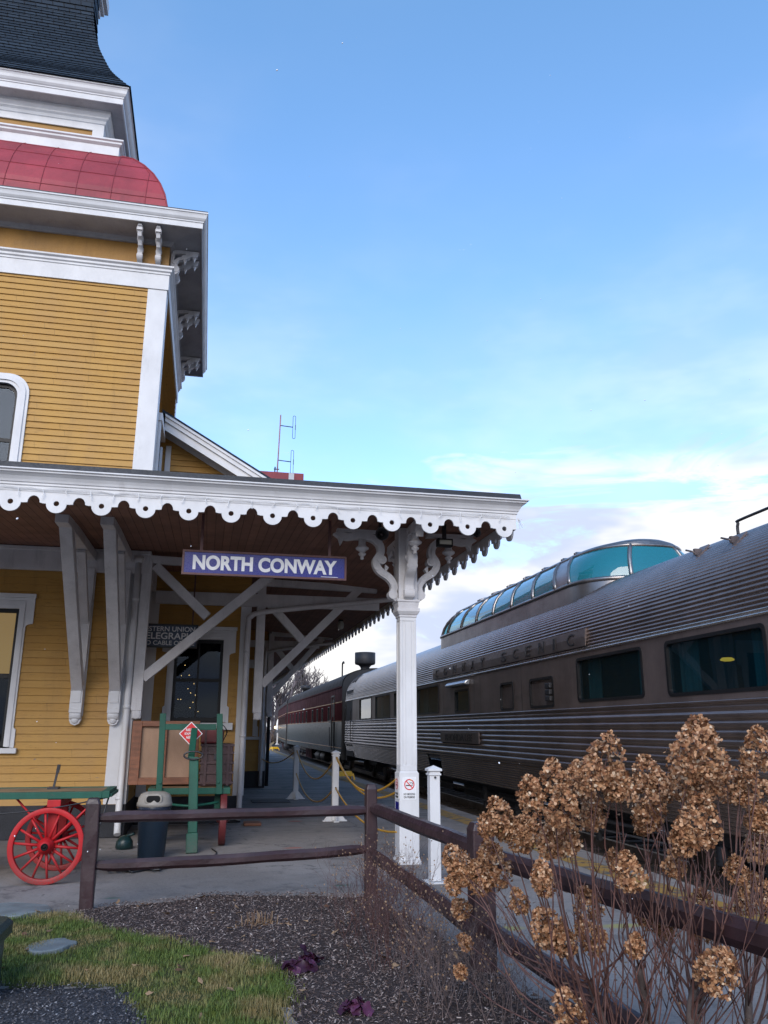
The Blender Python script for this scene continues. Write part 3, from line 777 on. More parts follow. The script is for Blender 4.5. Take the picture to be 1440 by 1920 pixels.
for (a0, z0), (a1, z1) in zip(fine, fine[1:]): prof += [(-(a0 - .018), z0), (-a1, z1)]
mb.ring(*R, prof + [(-2.6, 19.3)]); mb.build('slate_roof', 'slate_roof', ST)
mb = MB()                                                         # dormer cornice on the far slope
for x1, y0, z0, z1 in ((-3.67, 16.2, 17.8, 18.50), (-3.60, 16.14, 18.5, 18.62), (-3.53, 16.08, 18.62, 18.78), (-3.46, 16.0, 18.78, 18.92), (-3.38, 15.92, 18.92, 19.2)): mb.box(-4.6, x1, y0, 17.4 - (y0 - 16.0), z0, z1)
mb.build('dormer', 'white_paint', ST)
# --- arched upper window
def sash(parent, mbf, x0, x1, z0, z1, yf, mat='black', mid=True, vert=True):
    mbf.box(x0, x0 + .05, yf, yf + .04, z0, z1); mbf.box(x1 - .05, x1, yf, yf + .04, z0, z1)
    mbf.box(x0 + .05, x1 - .05, yf, yf + .04, z0, z0 + .07); mbf.box(x0 + .05, x1 - .05, yf, yf + .04, z1 - .06, z1)
    if mid: mbf.box(x0 + .05, x1 - .05, yf - .006, yf + .034, (z0 + z1) / 2 - .03, (z0 + z1) / 2 + .03)
    if vert: mbf.box((x0 + x1) / 2 - .016, (x0 + x1) / 2 + .016, yf + .003, yf + .03, z0 + .07, z1 - .06)
def basket(x0, x1, z0, z1, r):
    pts = [(x0, z0), (x1, z0)]
    for i in range(9): t = radians(90 * i / 8); pts.append((x1 - r + r * cos(t), z1 - r + r * sin(t)))
    for i in range(9): t = radians(90 + 90 * i / 8); pts.append((x0 + r + r * cos(t), z1 - r + r * sin(t)))
    return pts
mb = MB()
mb.flat([basket(-4.47, -3.205, 4.9, 7.385, .34), basket(-4.29, -3.385, 5.0, 7.215, .22)], XZ(TY0), -.01, .05)
mb.flat([basket(-4.42, -3.255, 4.9, 7.335, .30), basket(-4.34, -3.335, 4.9, 7.265, .25)], XZ(TY0), .05, .075)
uw = mb.build('arched_window', 'white_paint', ST)
mb = MB(); mb.flat([basket(-4.30, -3.375, 5.0, 7.22, .22), basket(-4.23, -3.435, 5.06, 7.15, .17)], XZ(TY0), -.07, -.03)
mb.box(-4.23, -3.435, TY0 + .03, TY0 + .07, 6.19, 6.25); mb.box(-3.845, -3.82, TY0 + .035, TY0 + .065, 5.06, 7.15)
mb.build('sash', 'gasket', uw)
mb = MB(); mb.quad((-4.26, TY0 + .052, 5.03), (-3.40, TY0 + .052, 5.03), (-3.40, TY0 + .052, 7.2), (-4.26, TY0 + .052, 7.2)); mb.build('pane', 'window_glass', uw)
# --- trimmed windows with ears
def trimmed_window(name, x0, x1, z0, z1, y, blind=False, sillz=None):
    """x0..x1, z0..z1 = glass opening; y = wall face"""
    mb = MB(); t = .15; e = .22
    L = [(x0, z0), (x0, z1), (x1, z1), (x1, z0), (x1 + t, z0 - .02), (x1 + t, z0 + .25), (x1 + t - .035, z0 + .28), (x1 + t - .035, z1 - .28), (x1 + t - .01, z1 - .25), (x1 + e, z1 - .23), (x1 + e, z1 + .23), (x0 - e, z1 + .23), (x0 - e, z1 - .23), (x0 - t + .01, z1 - .25), (x0 - t + .035, z1 - .28), (x0 - t + .035, z0 + .28), (x0 - t, z0 + .25), (x0 - t, z0 - .02)]
    mb.flat([L], XZ(y), -.02, .045)
    k = .05                                                       # raised outer moulding
    mb.flat([[(x0 - .055, z0), (x0 - .055, z1 + .06), (x1 + .055, z1 + .06), (x1 + .055, z0), (x1 + .085, z0), (x1 + .085, z1 + .1), (x0 - .085, z1 + .1), (x0 - .085, z0)]], XZ(y), .045, .065)
    mb.box(x0 - e - .015, x1 + e + .015, y - .085, y - .046, z1 + .17, z1 + .235)
    mb.box(x0 - e - .0, x1 + e + .0, y - .067, y - .046, z1 + .125, z1 + .169)
    mb.box(x0 - t - .05, x1 + t + .05, y - .10, y + .02, z0 - .10, z0 - .022)
    w = mb.build(name, 'white_paint', ST, bevel=.006)
    mb = MB(); sash(w, mb, x0 + .002, x1 - .002, z0, z1 - .002, y + .03); mb.build('sash', 'gasket', w)
    mb = MB(); mb.quad((x0, y + .052, z0), (x1, y + .052, z0), (x1, y + .052, z1), (x0, y + .052, z1)); mb.build('pane', 'window_glass', w)
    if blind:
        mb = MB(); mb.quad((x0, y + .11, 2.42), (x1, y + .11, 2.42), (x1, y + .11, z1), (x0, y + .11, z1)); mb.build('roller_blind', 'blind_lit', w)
    return w
trimmed_window('window', -2.95 - 1.55, -2.95, 1.33, 3.42, TY0, True)
# --- wall A (main block) and the far bay
YA = 15.4
holeA = (-.60 + 1.13, .27 + 1.13, 1.70, 3.20)
mb = MB(); siding_holes(mb, (-1.13, YA, 0), X_, -Y_, .0, 1.86, .45, 4.46, [holeA])
roof_z = lambda x: 7.40 - .585 * (x + 1.03)
siding(mb, (-1.13, YA, 0), X_, -Y_, 0, 3.0, 4.45, 7.6, hi=lambda z: (7.40 - z) / .585 - 1.03 + 1.13 - .30)
siding(mb, (.73, YA, 0), Y_, X_, .05, 8.7, .45, 4.46)
siding(mb, (.73, 24.1, 0), X_, -Y_, 0, .98, .45, 4.46)
siding(mb, (1.71, 24.1, 0), Y_, X_, 0, 28, .45, 4.46)
mb.build('wall', 'yellow_siding', ST)
mb = MB(); mb.box(-1.6, .70, YA + .55, 52, .06, 5.0); mb.box(.5, 1.68, 24.15, 52, .06, 4.4); mb.build('wall_core', 'black', ST)
mb = MB(); mb.box(-.62, .29, YA + .08, YA + .54, 1.66, 1.69); mb.build('window_shelf', 'crate_wood', ST)
mb = MB()
mb.box(.56, .755, YA - .03, YA + .012, .45, 4.06); mb.box(.72, .7555, YA + .012, YA + .2, .45, 4.06)
mb.box(1.55, 1.74, 24.07, 24.11, .45, 4.1); mb.box(.74, .86, 24.07, 24.105, .45, 4.06)
mb.box(-1.10, -.93, YA - .03, YA + .01, .45, 4.06)
mb.build_each('corner_board', 'white_paint', ST, bevel=.006)
mb = MB(); mb.box(1.55, 1.745, 24.03, 24.2, 0, .449); mb.box(.70, 1.55, 24.05, 24.2, 0, .448); mb.build_each('foundation', 'foundation_black', ST)
w2 = trimmed_window('window', -.60, .27, 1.72, 3.19, YA)
mb = MB(); mb.box(-.78, .50, YA - .14, YA - .0995, 1.58, 1.70); mb.build('sill', 'white_paint', w2)
trimmed_window('window', .78, 1.36, 1.4, 3.3, 24.1)
mb = MB()                                                         # beams at the wall heads
mb.box(TX0, TX1 + .10, TY0 - .10, TY0 - .03, 4.04, 4.42); mb.box(TX0, TX1 + .12, TY0 - .13, TY0 - .029, 4.36, 4.421)
mb.box(TX1 + .03, TX1 + .12, TY0 - .03, YA - .03, 4.04, 4.415); mb.box(TX1 + .12, 3.2, YA - .10, YA - .032, 3.82, 4.06)
mb.box(.75, 3.2, 24.0, 24.06, 3.9, 4.1)
mb.build_each('beam', 'shaded_white_paint', ST, bevel=.008)
# gable roof of the main block
mb = MB(); x0, x1 = -3.77, 1.16
def slab(mb, xa, xb, ya, yb, up, dn):
    za, zb = roof_z(xa), roof_z(xb)
    vs = [(x, y, z + o) for o in (dn, up) for x, z in ((xa, za), (xb, zb)) for y in (ya, yb)]
    mb.add(vs, ((0, 1, 3, 2), (4, 6, 7, 5), (0, 4, 5, 1), (2, 3, 7, 6), (0, 2, 6, 4), (1, 5, 7, 3)))
slab(mb, -3.77, 1.22, 14.84, 50, .0, -.06); mb.build('main_roof', 'slate_roof', ST)
mb = MB(); slab(mb, -1.05, 1.17, 14.90, 50, -.061, -.10); mb.build('main_soffit', 'white_paint', ST)
mb = MB()
slab(mb, -1.05, 1.18, 14.87, 14.899, -.062, -.36); slab(mb, -1.05, 1.20, 14.83, 14.868, -.061, -.20); slab(mb, -1.05, 1.21, 14.80, 14.829, -.06, -.11)
slab(mb, -1.05, .9, YA - .04, YA - .017, -.10, -.34)
mb.build('rake_board', 'white_paint', ST)
mb = MB(); mb.box(-1.03, -.93, YA - .05, YA + .01, 4.5, 6.9); mb.build_each('corner_board', 'white_paint', ST)
mb = MB()                                                         # tower side window trim seen edge-on
mb.box(TX1 + .012, TX1 + .07, 14.02, 14.18, 4.9, 6.9); mb.box(TX1 + .012, TX1 + .06, 15.0, 15.16, 4.9, 6.75); mb.box(TX1 + .012, TX1 + .09, 14.0, 15.18, 6.9, 7.05)
sw = mb.build('side_window', 'white_paint', ST, bevel=.008)
mb = MB(); mb.box(TX1 + .004, TX1 + .02, 14.18, 15.0, 4.9, 6.9); mb.build('pane', 'window_glass', sw)
# rooftop red box and parapet of the far bay
mb = MB(); mb.box(-.4, 2.83, 26.2, 29, 4.55, 10.0); mb.build('red_roof_box', 'red_metal', ST, bevel=.02)
mb = MB(); mb.box(2.32, 2.50, 26.185, 26.21, 9.55, 9.98); mb.build('roof_box_vent', 'white_paint', ST)
# --- canopy
CX, CY, CYE, CXL = 3.70, 9.45, 52, -9.5
mb = MB()
A, B, Cc, D = (CXL, CY, 4.20), (CX, CY, 4.20), (.75, TY0, 4.44), (CXL, TY0, 4.44)
mb.quad(A, B, Cc, D); mb.quad(B, (CX, CYE, 4.20), (.75, CYE, 4.44), Cc); mb.quad((TX1, TY0, 4.44), Cc, (.75, YA, 4.44), (TX1, YA, 4.44)); mb.quad((.75, 24.1, 4.43), (1.7, 24.1, 4.37), (1.7, CYE, 4.37), (.75, CYE, 4.43))
mb.build('canopy_soffit', 'soffit_boards', ST)
mb = MB()
for off, zz in ((.0, 4.425), (.16, 4.425)): pass
E_ = .14
P1 = [(CXL, CY - E_, 4.425), (CX + E_ - .04, CY - E_, 4.425), (CX + E_ - .04, CYE, 4.425)]
P2 = [(CXL, CY - E_, 4.50), (CX + E_ - .06, CY - E_, 4.50), (CX + E_ - .06, CYE, 4.50)]
P3 = [(CXL, TY0, 4.72), (.75, TY0, 4.72), (.75, CYE, 4.72)]
mb.add(P1 + P2 + P3, ((0, 1, 4, 3), (1, 2, 5, 4), (3, 4, 7, 6), (4, 5, 8, 7)))
mb.quad((TX1, TY0, 4.72), (.75, TY0, 4.72), (.75, 15.4, 4.73), (TX1, 15.4, 4.73))
mb.build('canopy_roof', 'dark_edge', ST)
mb = MB(); mbx = [(CXL - 1, CX, CY, CYE)]
mb.ring(CXL - 3, CX, CY, CYE, [(.02, 4.19), (.05, 4.19), (.05, 4.255), (.065, 4.26), (.065, 4.285), (.078, 4.29), (.088, 4.315), (.11, 4.35), (.14, 4.375), (.16, 4.385), (.16, 4.405), (.185, 4.41), (.185, 4.425), (.10, 4.426)])
mb.build('crown_moulding', 'white_paint', ST)
PER = .488
def scallops(u0, u1, first, zt=4.23, ends=(True, True)):
    """outline of the scalloped board along u with its holes"""
    pts = [(u1, zt), (u0, zt)]; holes = []; zc = 4.055; k = math.floor((u0 - first) / PER); low = []
    while True:
        c = first + k * PER; k += 1
        if c + .11 > u1: break
        if c - .11 < u0: continue
        seg = [(c + .110 * cos(t), zc + .105 * sin(t)) for t in [pi + pi * i / 12 for i in range(13)]]
        notch = c + PER / 2
        low += [(c - .145, zc + .002)] + [(c - .125, zc + .002)] + seg + [(c + .125, zc + .002), (c + .145, zc + .002)]
        low += [(c + .178, zc + .006)]
        if notch + .07 < u1: low += [(notch + .066 * cos(t), zc + .010 + .080 * sin(t)) for t in [pi - pi * i / 10 for i in range(11)]]
        holes.append(circle(c, zc + .006, .031, 12))
    low = [(max(u0 + .001, min(u1 - .001, a)), b) for a, b in low]
    return [pts + [(u0, zc + .002)] + low + [(u1, zc + .002)]] + holes
mb = MB(); mb.flat(scallops(CXL, CX + .045, -2.271), XZ(CY), .018, .045); mb.build('scalloped_fascia', 'white_paint', ST)
mb = MB()
for k in range(4):
    ya = CY - .04 + k * 10.7
    mb.flat(scallops(ya, ya + 10.7, CY + .16), lambda a, b, d: (CX + d, a, b), .018, .045)
mb.build('scalloped_fascia', 'white_paint', ST)
# struts on the tower wall
def strut(x):
    mb = MB(); w = .085
    mb.box(x - .10, x + .10, TY0 - .045, TY0 - .017, 1.78, 4.04); mb.box(x - w, x + w, TY0 - .13, TY0 - .046, 1.98, 4.10)
    ft = MB(); fo = mb
    mb.bar((x, TY0 - .10, 2.18), (x, 11.05, 4.28), .165, .165)
    mb.bar((x, TY0 - .05, 4.30), (x, 10.75, 4.24), .17, .15)
    mb.bar((x, TY0 - .06, 3.2), (x, 12.55, 4.18), .13, .10)
    ft.box(x - .09, x + .09, TY0 - .19, TY0 - .0455, 1.83, 2.24)
    ft.box(x - .065, x + .065, TY0 - .205, TY0 - .19, 1.98, 2.20)
    ft.box(x - .09, x + .09, TY0 - .20, TY0 - .19, 1.83, 1.90)
    ft.lathe((x - .085, TY0 - .11, 1.80), [(.06, 0), (.075, .02), (.075, .15), (.06, .17)], 14, (1, 0, 0))
    ft.prism([(-.085, 1.83), (-.085, 1.72), (-.06, 1.665), (0, 1.64), (.06, 1.665), (.085, 1.72), (.085, 1.83)], lambda a, b, d, x=x: (x + a, TY0 - d, b), .02, .12)
    ft.lathe((x, TY0 - .12, 1.72), [(.055, 0), (.05, .02), (.03, .034), (.001, .04)], 14, (0, -1, 0))
    st = mb.build('strut', 'shaded_white_paint', ST, bevel=.008); ft.build('foot', 'white_paint', st, bevel=.006)
for x in (-1.95, -1.39, -7.9, -8.45): strut(x)
def xbrace(x0, y, z0, x1, z1, cx0, cz0, cx1, cz1):
    mb = MB(); mb.bar((x0, y, z0), (x1, y, z1), .13, .15); mb.bar((cx0, y + .002, cz0), (cx1, y + .002, cz1), .11, .15)
    mb.bar((x0 - .06, y + .004, z0 - .5), (x0 - .06, y + .004, 4.3), .16, .16); mb.bar((x0 - .06, y, 4.30), (x1 + .3, y, 4.235), .12, .13)
    mb.box(x0 - .12, x0 + .02, y - .07, y + .07, z0 - .62, z0 - .5); mb.lathe((x0 - .05, y - .08, z0 - .56), [(.06, 0), (.075, .02), (.075, .14), (.06, .16)], 12, (0, 1, 0))
    mb.build('brace', 'shaded_white_paint', ST, bevel=.008)
xbrace(-1.00, TY0 - .02, 2.37, 1.15, 4.28, -.94, 4.2, -.05, 3.38)
xbrace(.99, YA - .02, 2.38, 2.86, 4.28, .98, 4.0, 1.78, 3.16)
xbrace(1.85, 24.0, 2.55, 3.3, 4.2, 1.85, 4.0, 2.5, 3.2)
# downspouts
mb = MB(); mb.tube([(-1.20, TY0 - .09, 4.3), (-1.20, TY0 - .09, 2.0), (-1.19, TY0 - .10, .15), (-1.18, TY0 - .16, .06)], .052, 10)
for z in (3.6, 1.9, .55): mb.lathe((-1.20, TY0 - .09, z), [(.06, 0), (.06, .05)], 12)
mb.lathe((-1.20, TY0 - .09, 4.22), [(.05, 0), (.075, .05), (.08, .1)], 12)
mb.build('downspout', 'white_paint', ST)
mb = MB(); mb.tube(catmull([(3.62, 15.22, 4.06), (1.6, 15.22, 3.80), (.92, 15.22, 3.70), (.74, 15.22, 3.62), (.69, 15.22, 3.45), (.685, 15.22, 2.4), (.68, 15.22, .06)], 5), .050, 10)
for z in (2.95, 1.45, .2): mb.lathe((.685, 15.22, z), [(.058, 0), (.058, .05)], 12)
mb.build('downspout', 'shaded_white_paint', ST)
mb = MB(); mb.tube(catmull([(3.62, 23.9, 4.06), (2.2, 23.9, 3.86), (1.75, 23.9, 3.75), (1.62, 23.9, 3.5), (1.62, 23.9, .06)], 5), .05, 8); mb.build('downspout', 'shaded_white_paint', ST)
mb = MB(); mb.tube([(1.80, 24.0, 4.3), (1.80, 24.0, .05)], .05, 8); mb.build('drain_pipe', 'foundation_black', ST)
# --- canopy post with capital and scroll brackets
PX, PY = 2.555, 10.47
mb = MB()
def sq(mb, h, z0, z1, h1=None):
    h1 = h1 or h
    vs = [(PX + sx * h, PY + sy * h, z0) for sx, sy in ((-1, -1), (1, -1), (1, 1), (-1, 1))] + [(PX + sx * h1, PY + sy * h1, z1) for sx, sy in ((-1, -1), (1, -1), (1, 1), (-1, 1))]
    mb.add(vs, ((3, 2, 1, 0), (4, 5, 6, 7), (0, 1, 5, 4), (1, 2, 6, 5), (2, 3, 7, 6), (3, 0, 4, 7)))
sq(mb, .146, 0, .05); sq(mb, .134, .05, .09, .126); sq(mb, .126, .09, 1.07); sq(mb, .118, 1.07, 1.09, .110)
sq(mb, .100, 1.09, 3.03)
for sx in (-1, 1):                                                # raised panel edges on each face
    for q in (-1, 1):
        for w0, w1, dd in ((.076, .108, .009), (.034, .045, .006)):
            a, b = sorted((q * w0, q * w1))
            mb.box(PX + a, PX + b, *sorted((PY + sx * .1001, PY + sx * (.100 + dd))), 1.16, 2.98)
            mb.box(*sorted((PX + sx * .1001, PX + sx * (.100 + dd))), PY + a, PY + b, 1.16, 2.98)
    mb.box(PX - .108, PX + .108, *sorted((PY + sx * .1001, PY + sx * .1082)), 2.981, 3.03); mb.box(PX - .108, PX + .108, *sorted((PY + sx * .1001, PY + sx * .1082)), 1.091, 1.159)
    mb.box(*sorted((PX + sx * .1001, PX + sx * .1081)), PY - .100, PY + .100, 2.981, 3.03); mb.box(*sorted((PX + sx * .1001, PX + sx * .1081)), PY - .100, PY + .100, 1.091, 1.159)
post = mb.build('canopy_post', 'white_paint', ST, bevel=.004)
mb = MB(); sq(mb, .119, 3.03, 3.06); sq(mb, .124, 3.06, 3.10, .148); sq(mb, .151, 3.10, 3.15); sq(mb, .134, 3.15, 3.23, .145); sq(mb, .156, 3.23, 3.265); sq(mb, .126, 3.265, 4.24)
mb.build('capital', 'shaded_white_paint', post, bevel=.006)
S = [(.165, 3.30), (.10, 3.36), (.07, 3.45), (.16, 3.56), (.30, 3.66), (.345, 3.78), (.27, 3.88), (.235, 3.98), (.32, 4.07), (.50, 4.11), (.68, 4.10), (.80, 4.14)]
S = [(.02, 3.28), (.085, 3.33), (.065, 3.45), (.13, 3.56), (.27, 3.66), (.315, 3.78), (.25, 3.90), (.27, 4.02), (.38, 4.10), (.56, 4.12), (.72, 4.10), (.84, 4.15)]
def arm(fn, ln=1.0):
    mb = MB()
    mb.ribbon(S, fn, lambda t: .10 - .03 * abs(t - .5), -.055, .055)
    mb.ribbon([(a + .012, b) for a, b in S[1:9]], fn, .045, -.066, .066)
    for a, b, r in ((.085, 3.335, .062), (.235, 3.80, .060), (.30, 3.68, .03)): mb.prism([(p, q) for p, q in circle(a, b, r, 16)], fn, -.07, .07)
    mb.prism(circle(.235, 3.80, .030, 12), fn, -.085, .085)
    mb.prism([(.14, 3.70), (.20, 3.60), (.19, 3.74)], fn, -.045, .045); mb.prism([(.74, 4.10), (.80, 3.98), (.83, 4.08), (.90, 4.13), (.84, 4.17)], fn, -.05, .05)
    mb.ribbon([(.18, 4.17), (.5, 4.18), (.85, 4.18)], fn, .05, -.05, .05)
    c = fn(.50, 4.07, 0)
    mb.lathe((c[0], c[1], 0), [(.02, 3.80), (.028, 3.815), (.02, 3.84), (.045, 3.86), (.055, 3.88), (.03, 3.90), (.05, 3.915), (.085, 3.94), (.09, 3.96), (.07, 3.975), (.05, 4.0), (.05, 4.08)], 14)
    mb.build('scroll_bracket', 'shaded_white_paint', post)
q = .106
arm(lambda a, b, d: (PX - q - a, PY + d, b)); arm(lambda a, b, d: (PX + q + a, PY + d, b))
arm(lambda a, b, d: (PX + d, PY - q - a * .80, b)); arm(lambda a, b, d: (PX + d, PY + q + a, b))
# further posts down the platform
for y in (22.2, 34, 46):
    mb = MB(); mb.bar((3.1, y, 0), (3.1, y, 4.2), .12, .12, (0, 1, 0))
    # the photograph shows only the near one; the others carry the eave as hidden wall brackets
    break

# ================================================================== SIGNS AND FITTINGS UNDER THE CANOPY
def board_sign(name, label, x0, x1, y, z0, z1, panel, frame=None, lines=(), th=.03, loc=None):
    t = thing(name, label, 'sign', loc or ((x0 + x1) / 2, y, z0))
    mb = MB(); mb.box(x0 + .02, x1 - .02, y - th / 2, y + th / 2, z0 + .02, z1 - .02); mb.build('panel', panel, t)
    if frame:
        mb = MB(); mb.flat([[(x0, z0), (x1, z0), (x1, z1), (x0, z1)], [(x0 + .025, z0 + .025), (x1 - .025, z0 + .025), (x1 - .025, z1 - .025), (x0 + .025, z1 - .025)]], XZ(y), -th / 2 - .012, th / 2 + .012)
        mb.build('frame', frame, t, bevel=.004)
    for body, cx, cz, w, h, bold, mat in lines:
        mb = MB(); mb.text(body, lambda a, b, d, cx=cx, cz=cz: (cx + a, y - th / 2 - .001 - d, cz + b), w, h, 0, .003, bold); mb.build('lettering', mat, t)
    return t
SY = 10.2
ns = board_sign('station_sign', 'long blue enamel sign reading NORTH CONWAY hanging under the canopy edge', -.385, 1.69, SY, 3.452, 3.765, 'sign_blue', 'sign_frame',
    [('NORTH CONWAY', .655, 3.612, 1.82, .188, .040, 'sign_white')])
for x in (-.16, 1.465):
    mb = MB(); mb.bar((x, SY, 3.765), (x, SY, 4.27), .035, .035, (0, 1, 0)); mb.build_each('hanger', 'rod_brown', ns)
mb = MB(); mb.box(1.36, 1.58, SY - .0165, SY - .0152, 3.487, 3.493); mb.build('maker_mark', 'sign_white', ns)
board_sign('telegraph_sign', 'small navy enamel telegraph sign half hidden behind the diagonal brace', -1.27, -.20, 14.6, 2.95, 3.36, 'sign_navy', 'sign_black',
    [('WESTERN UNION', -.735, 3.275, .97, .085, .012, 'sign_white'), ('TELEGRAPH', -.735, 3.155, .90, .115, .016, 'sign_white'), ('AND CABLE OFFICE', -.735, 3.035, .97, .075, .010, 'sign_white')])
mb = MB(); mb.bar((-1.2, 14.6, 3.36), (-1.2, 14.6, 4.42), .025, .025, (0, 1, 0)); mb.bar((-.3, 14.6, 3.36), (-.3, 14.6, 4.42), .025, .025, (0, 1, 0))
mb.build_each('hanger', 'rod_brown', bpy.data.objects['telegraph_sign'])
# no smoking notices on the post
def no_smoking(fn, root):
    w, h = .18, .27
    mb = MB(); mb.flat([rrect(-w / 2, w / 2, -h / 2, h / 2, .012)], fn, 0, .003); mb.build('panel', 'sign_white', root)
    mb = MB(); mb.flat([circle(0, .045, .066, 28), circle(0, .045, .054, 28)], fn, .004, .005)
    mb.prism([(-.044, .082), (-.036, .09), (.044, .008), (.036, 0)], fn, .0042, .0056); mb.build('ban_ring', 'sign_red', root)
    mb = MB(); mb.prism([(-.045, .028), (.028, .028), (.028, .040), (-.045, .040)], fn, .004, .0046); mb.prism([(.032, .028), (.042, .028), (.042, .040), (.032, .040)], fn, .004, .0046)
    mb.ribbon([(.036, .046), (.046, .058), (.030, .066), (.012, .062), (.006, .076)], fn, .007, .004, .0046)
    mb.build('cigarette', 'sign_black', root)
    mb = MB(); mb.text('NO SMOKING', lambda a, b, d: fn(a, b - .068, d), .145, .026, .004, .0046, .02); mb.build('lettering', 'sign_black', root)
    mb = MB(); mb.text('ON PREMISES', lambda a, b, d: fn(a, b - .105, d), .145, .026, .004, .0046, .02)
    mb.build('lettering', 'sign_black', root)
t = thing('no_smoking_sign', 'white no smoking notice with red ring on the front of the canopy post', 'sign', (PX, PY - .127, .75))
no_smoking(lambda a, b, d: (PX + a, PY - .1275 - d, .885 + b), t)
t = thing('no_smoking_sign', 'second no smoking notice on the left side of the canopy post, seen edge-on', 'sign', (PX - .127, PY, .75))
no_smoking(lambda a, b, d: (PX - .1275 - d, PY - a, .885 + b), t)
mb = MB(); mb.box(PX - .1295, PX - .1265, PY - .09, PY + .08, .62, .72); tag(mb.build('sticker', 'sign_blue'), 'small blue sticker low on the left face of the canopy post', 'sticker')
# loudspeaker horns
def horn(x, y, z, r, label, d):
    t = thing('horn_speaker', label, 'loudspeaker', (x, y, z))
    d = V(d).normalized()
    mb = MB(); mb.lathe((x, y, z), [(r * .35, -.14), (r * .40, -.05), (r * .55, .02), (r * .85, .09), (r, .12), (r * 1.02, .13), (r * .95, .13), (r * .8, .085), (r * .45, .02), (r * .3, -.02)], 24, d); mb.build('horn', 'horn_grey', t)
    mb = MB(); mb.lathe((x, y, z), [(r * .25, -.02), (r * .30, .05), (r * .2, .075), (.002, .08)], 14, d); mb.build('driver', 'plate_steel', t)
    mb = MB(); mb.bar((x - d.x * .06, y - d.y * .06, z), (x - d.x * .06, y - d.y * .06, 4.26), .03, .03, (0, 1, 0)); mb.build('mount', 'iron', t)
horn(2.13, 10.12, 4.07, .088, 'dark horn loudspeaker under the canopy left of the post top', (-.05, -1, -.12))
horn(3.31, 9.86, 4.09, .060, 'small round horn speaker under the canopy near its outer corner', (.15, -1, -.15))
t = thing('floodlight', 'black rectangular floodlight under the canopy right of the post', 'floodlight', (2.97, 9.98, 3.9))
mb = MB(); mb.box(2.865, 3.075, 9.96, 10.06, 3.925, 4.03); mb.build('housing', 'black', t, bevel=.008)
mb = MB(); mb.box(2.89, 3.05, 9.952, 9.9605, 3.95, 4.005); mb.build('lens', 'lens_glass', t)
mb = MB(); mb.bar((2.97, 10.02, 4.03), (2.97, 10.02, 4.24), .05, .04, (0, 1, 0)); mb.build('mount', 'iron', t)
t = thing('ceiling_lamp', 'small jar shaped lamp under the canopy soffit further along the platform', 'lamp', (3.2, 20, 4.1))
mb = MB(); mb.lathe((3.2, 20, 4.0), [(.03, 0), (.07, .03), (.08, .10), (.07, .17), (.05, .2)], 12); mb.build('globe', 'light_plastic', t)
mb = MB(); mb.lathe((3.2, 20, 4.2), [(.06, 0), (.06, .05), (.02, .06)], 12); mb.build('fitting', 'iron', t)
# icicle lights pinned along the fascia
t = thing('icicle_lights', 'thin strands of unlit icicle lights pinned along the scalloped canopy board', 'string lights', (CX, CY, 4.2))
r = random.Random(12); mb = MB(); pts = []
u = CXL + 4.7
while u < CX + .06:
    pts.append((u, CY - .068 - r.uniform(0, .01), 4.235 - abs(r.gauss(0, .012)))); u += .13
mb.tube(pts, .0035, 4, False); mb.tube([(a, b - .004, c - abs(r.gauss(.012, .012))) for a, b, c in pts], .0028, 4, False)
pts2 = [(CX + .065, CY + .1 + .16 * i, 4.22 - abs(r.gauss(0, .012))) for i in range(160)]
mb.tube(pts2, .004, 4, False); mb.build('wire', 'white_paint', t)
mb = MB()
for p in pts[::2]:
    L = r.uniform(.05, .12); mb.tube([p, (p[0] + r.gauss(0, .012), p[1] - .006, p[2] - L * .5), (p[0] + r.gauss(0, .018), p[1] - .004, p[2] - L)], .0045, 4, False)
for p in pts2[::2]:
    L = r.uniform(.05, .16); mb.tube([p, (p[0] + .006, p[1] + r.gauss(0, .02), p[2] - L)], .0055, 4, False)
for k in range(9): mb.tube([(CX + .06, CY - .06, 4.2), (CX + .06 + r.uniform(0, .07), CY - .06 - r.uniform(0, .06), 4.2 - r.uniform(.0, .16))], .004, 4, False)
o = mb.build('drops', 'sign_white', t); o['kind'] = 'stuff'
# aerial on the roof
paint('mast_red', (.42, .20, .19), .5, .15)
t = thing('antenna', 'tall roof antenna with two folded dipole loops', 'antenna', (1.94, 26.6, 9.55))
mb = MB(); mb.tube([(1.94, 26.6, 9.54), (1.975, 26.6, 10.8), (2.005, 26.6, 12.22)], .022, 8); mb.build('mast', 'mast_red', t)
mb = MB(); mb.tube([(1.86, 26.6, 9.54), (1.88, 26.6, 10.3)], .022, 8); mb.bar((1.84, 26.6, 10.22), (2.02, 26.6, 10.22), .03, .03); mb.bar((1.83, 26.6, 9.72), (2.0, 26.6, 9.72), .03, .03); mb.build('mast_clamp', 'iron', t)
for z0, x in ((11.83, 2.0), (10.55, 1.97)):
    mb = MB(); xx = x + .44; hh = .43
    mb.tube([(x, 26.6, z0), (xx, 26.6, z0 - .03)], .016, 6)
    loop = [(xx + .045 + .045 * cos(a), 26.6, z0 - .03 + (hh - .05) * (1 if sin(a) >= 0 else -1) + .045 * sin(a)) for a in [2 * pi * i / 24 + 1e-4 for i in range(25)]]
    mb.tube(loop, .009, 5, False); mb.bar((xx + .09, 26.6, z0 - .12), (xx + .09, 26.6, z0 + .06), .025, .025, (0, 1, 0)); mb.build('dipole', 'iron', t)

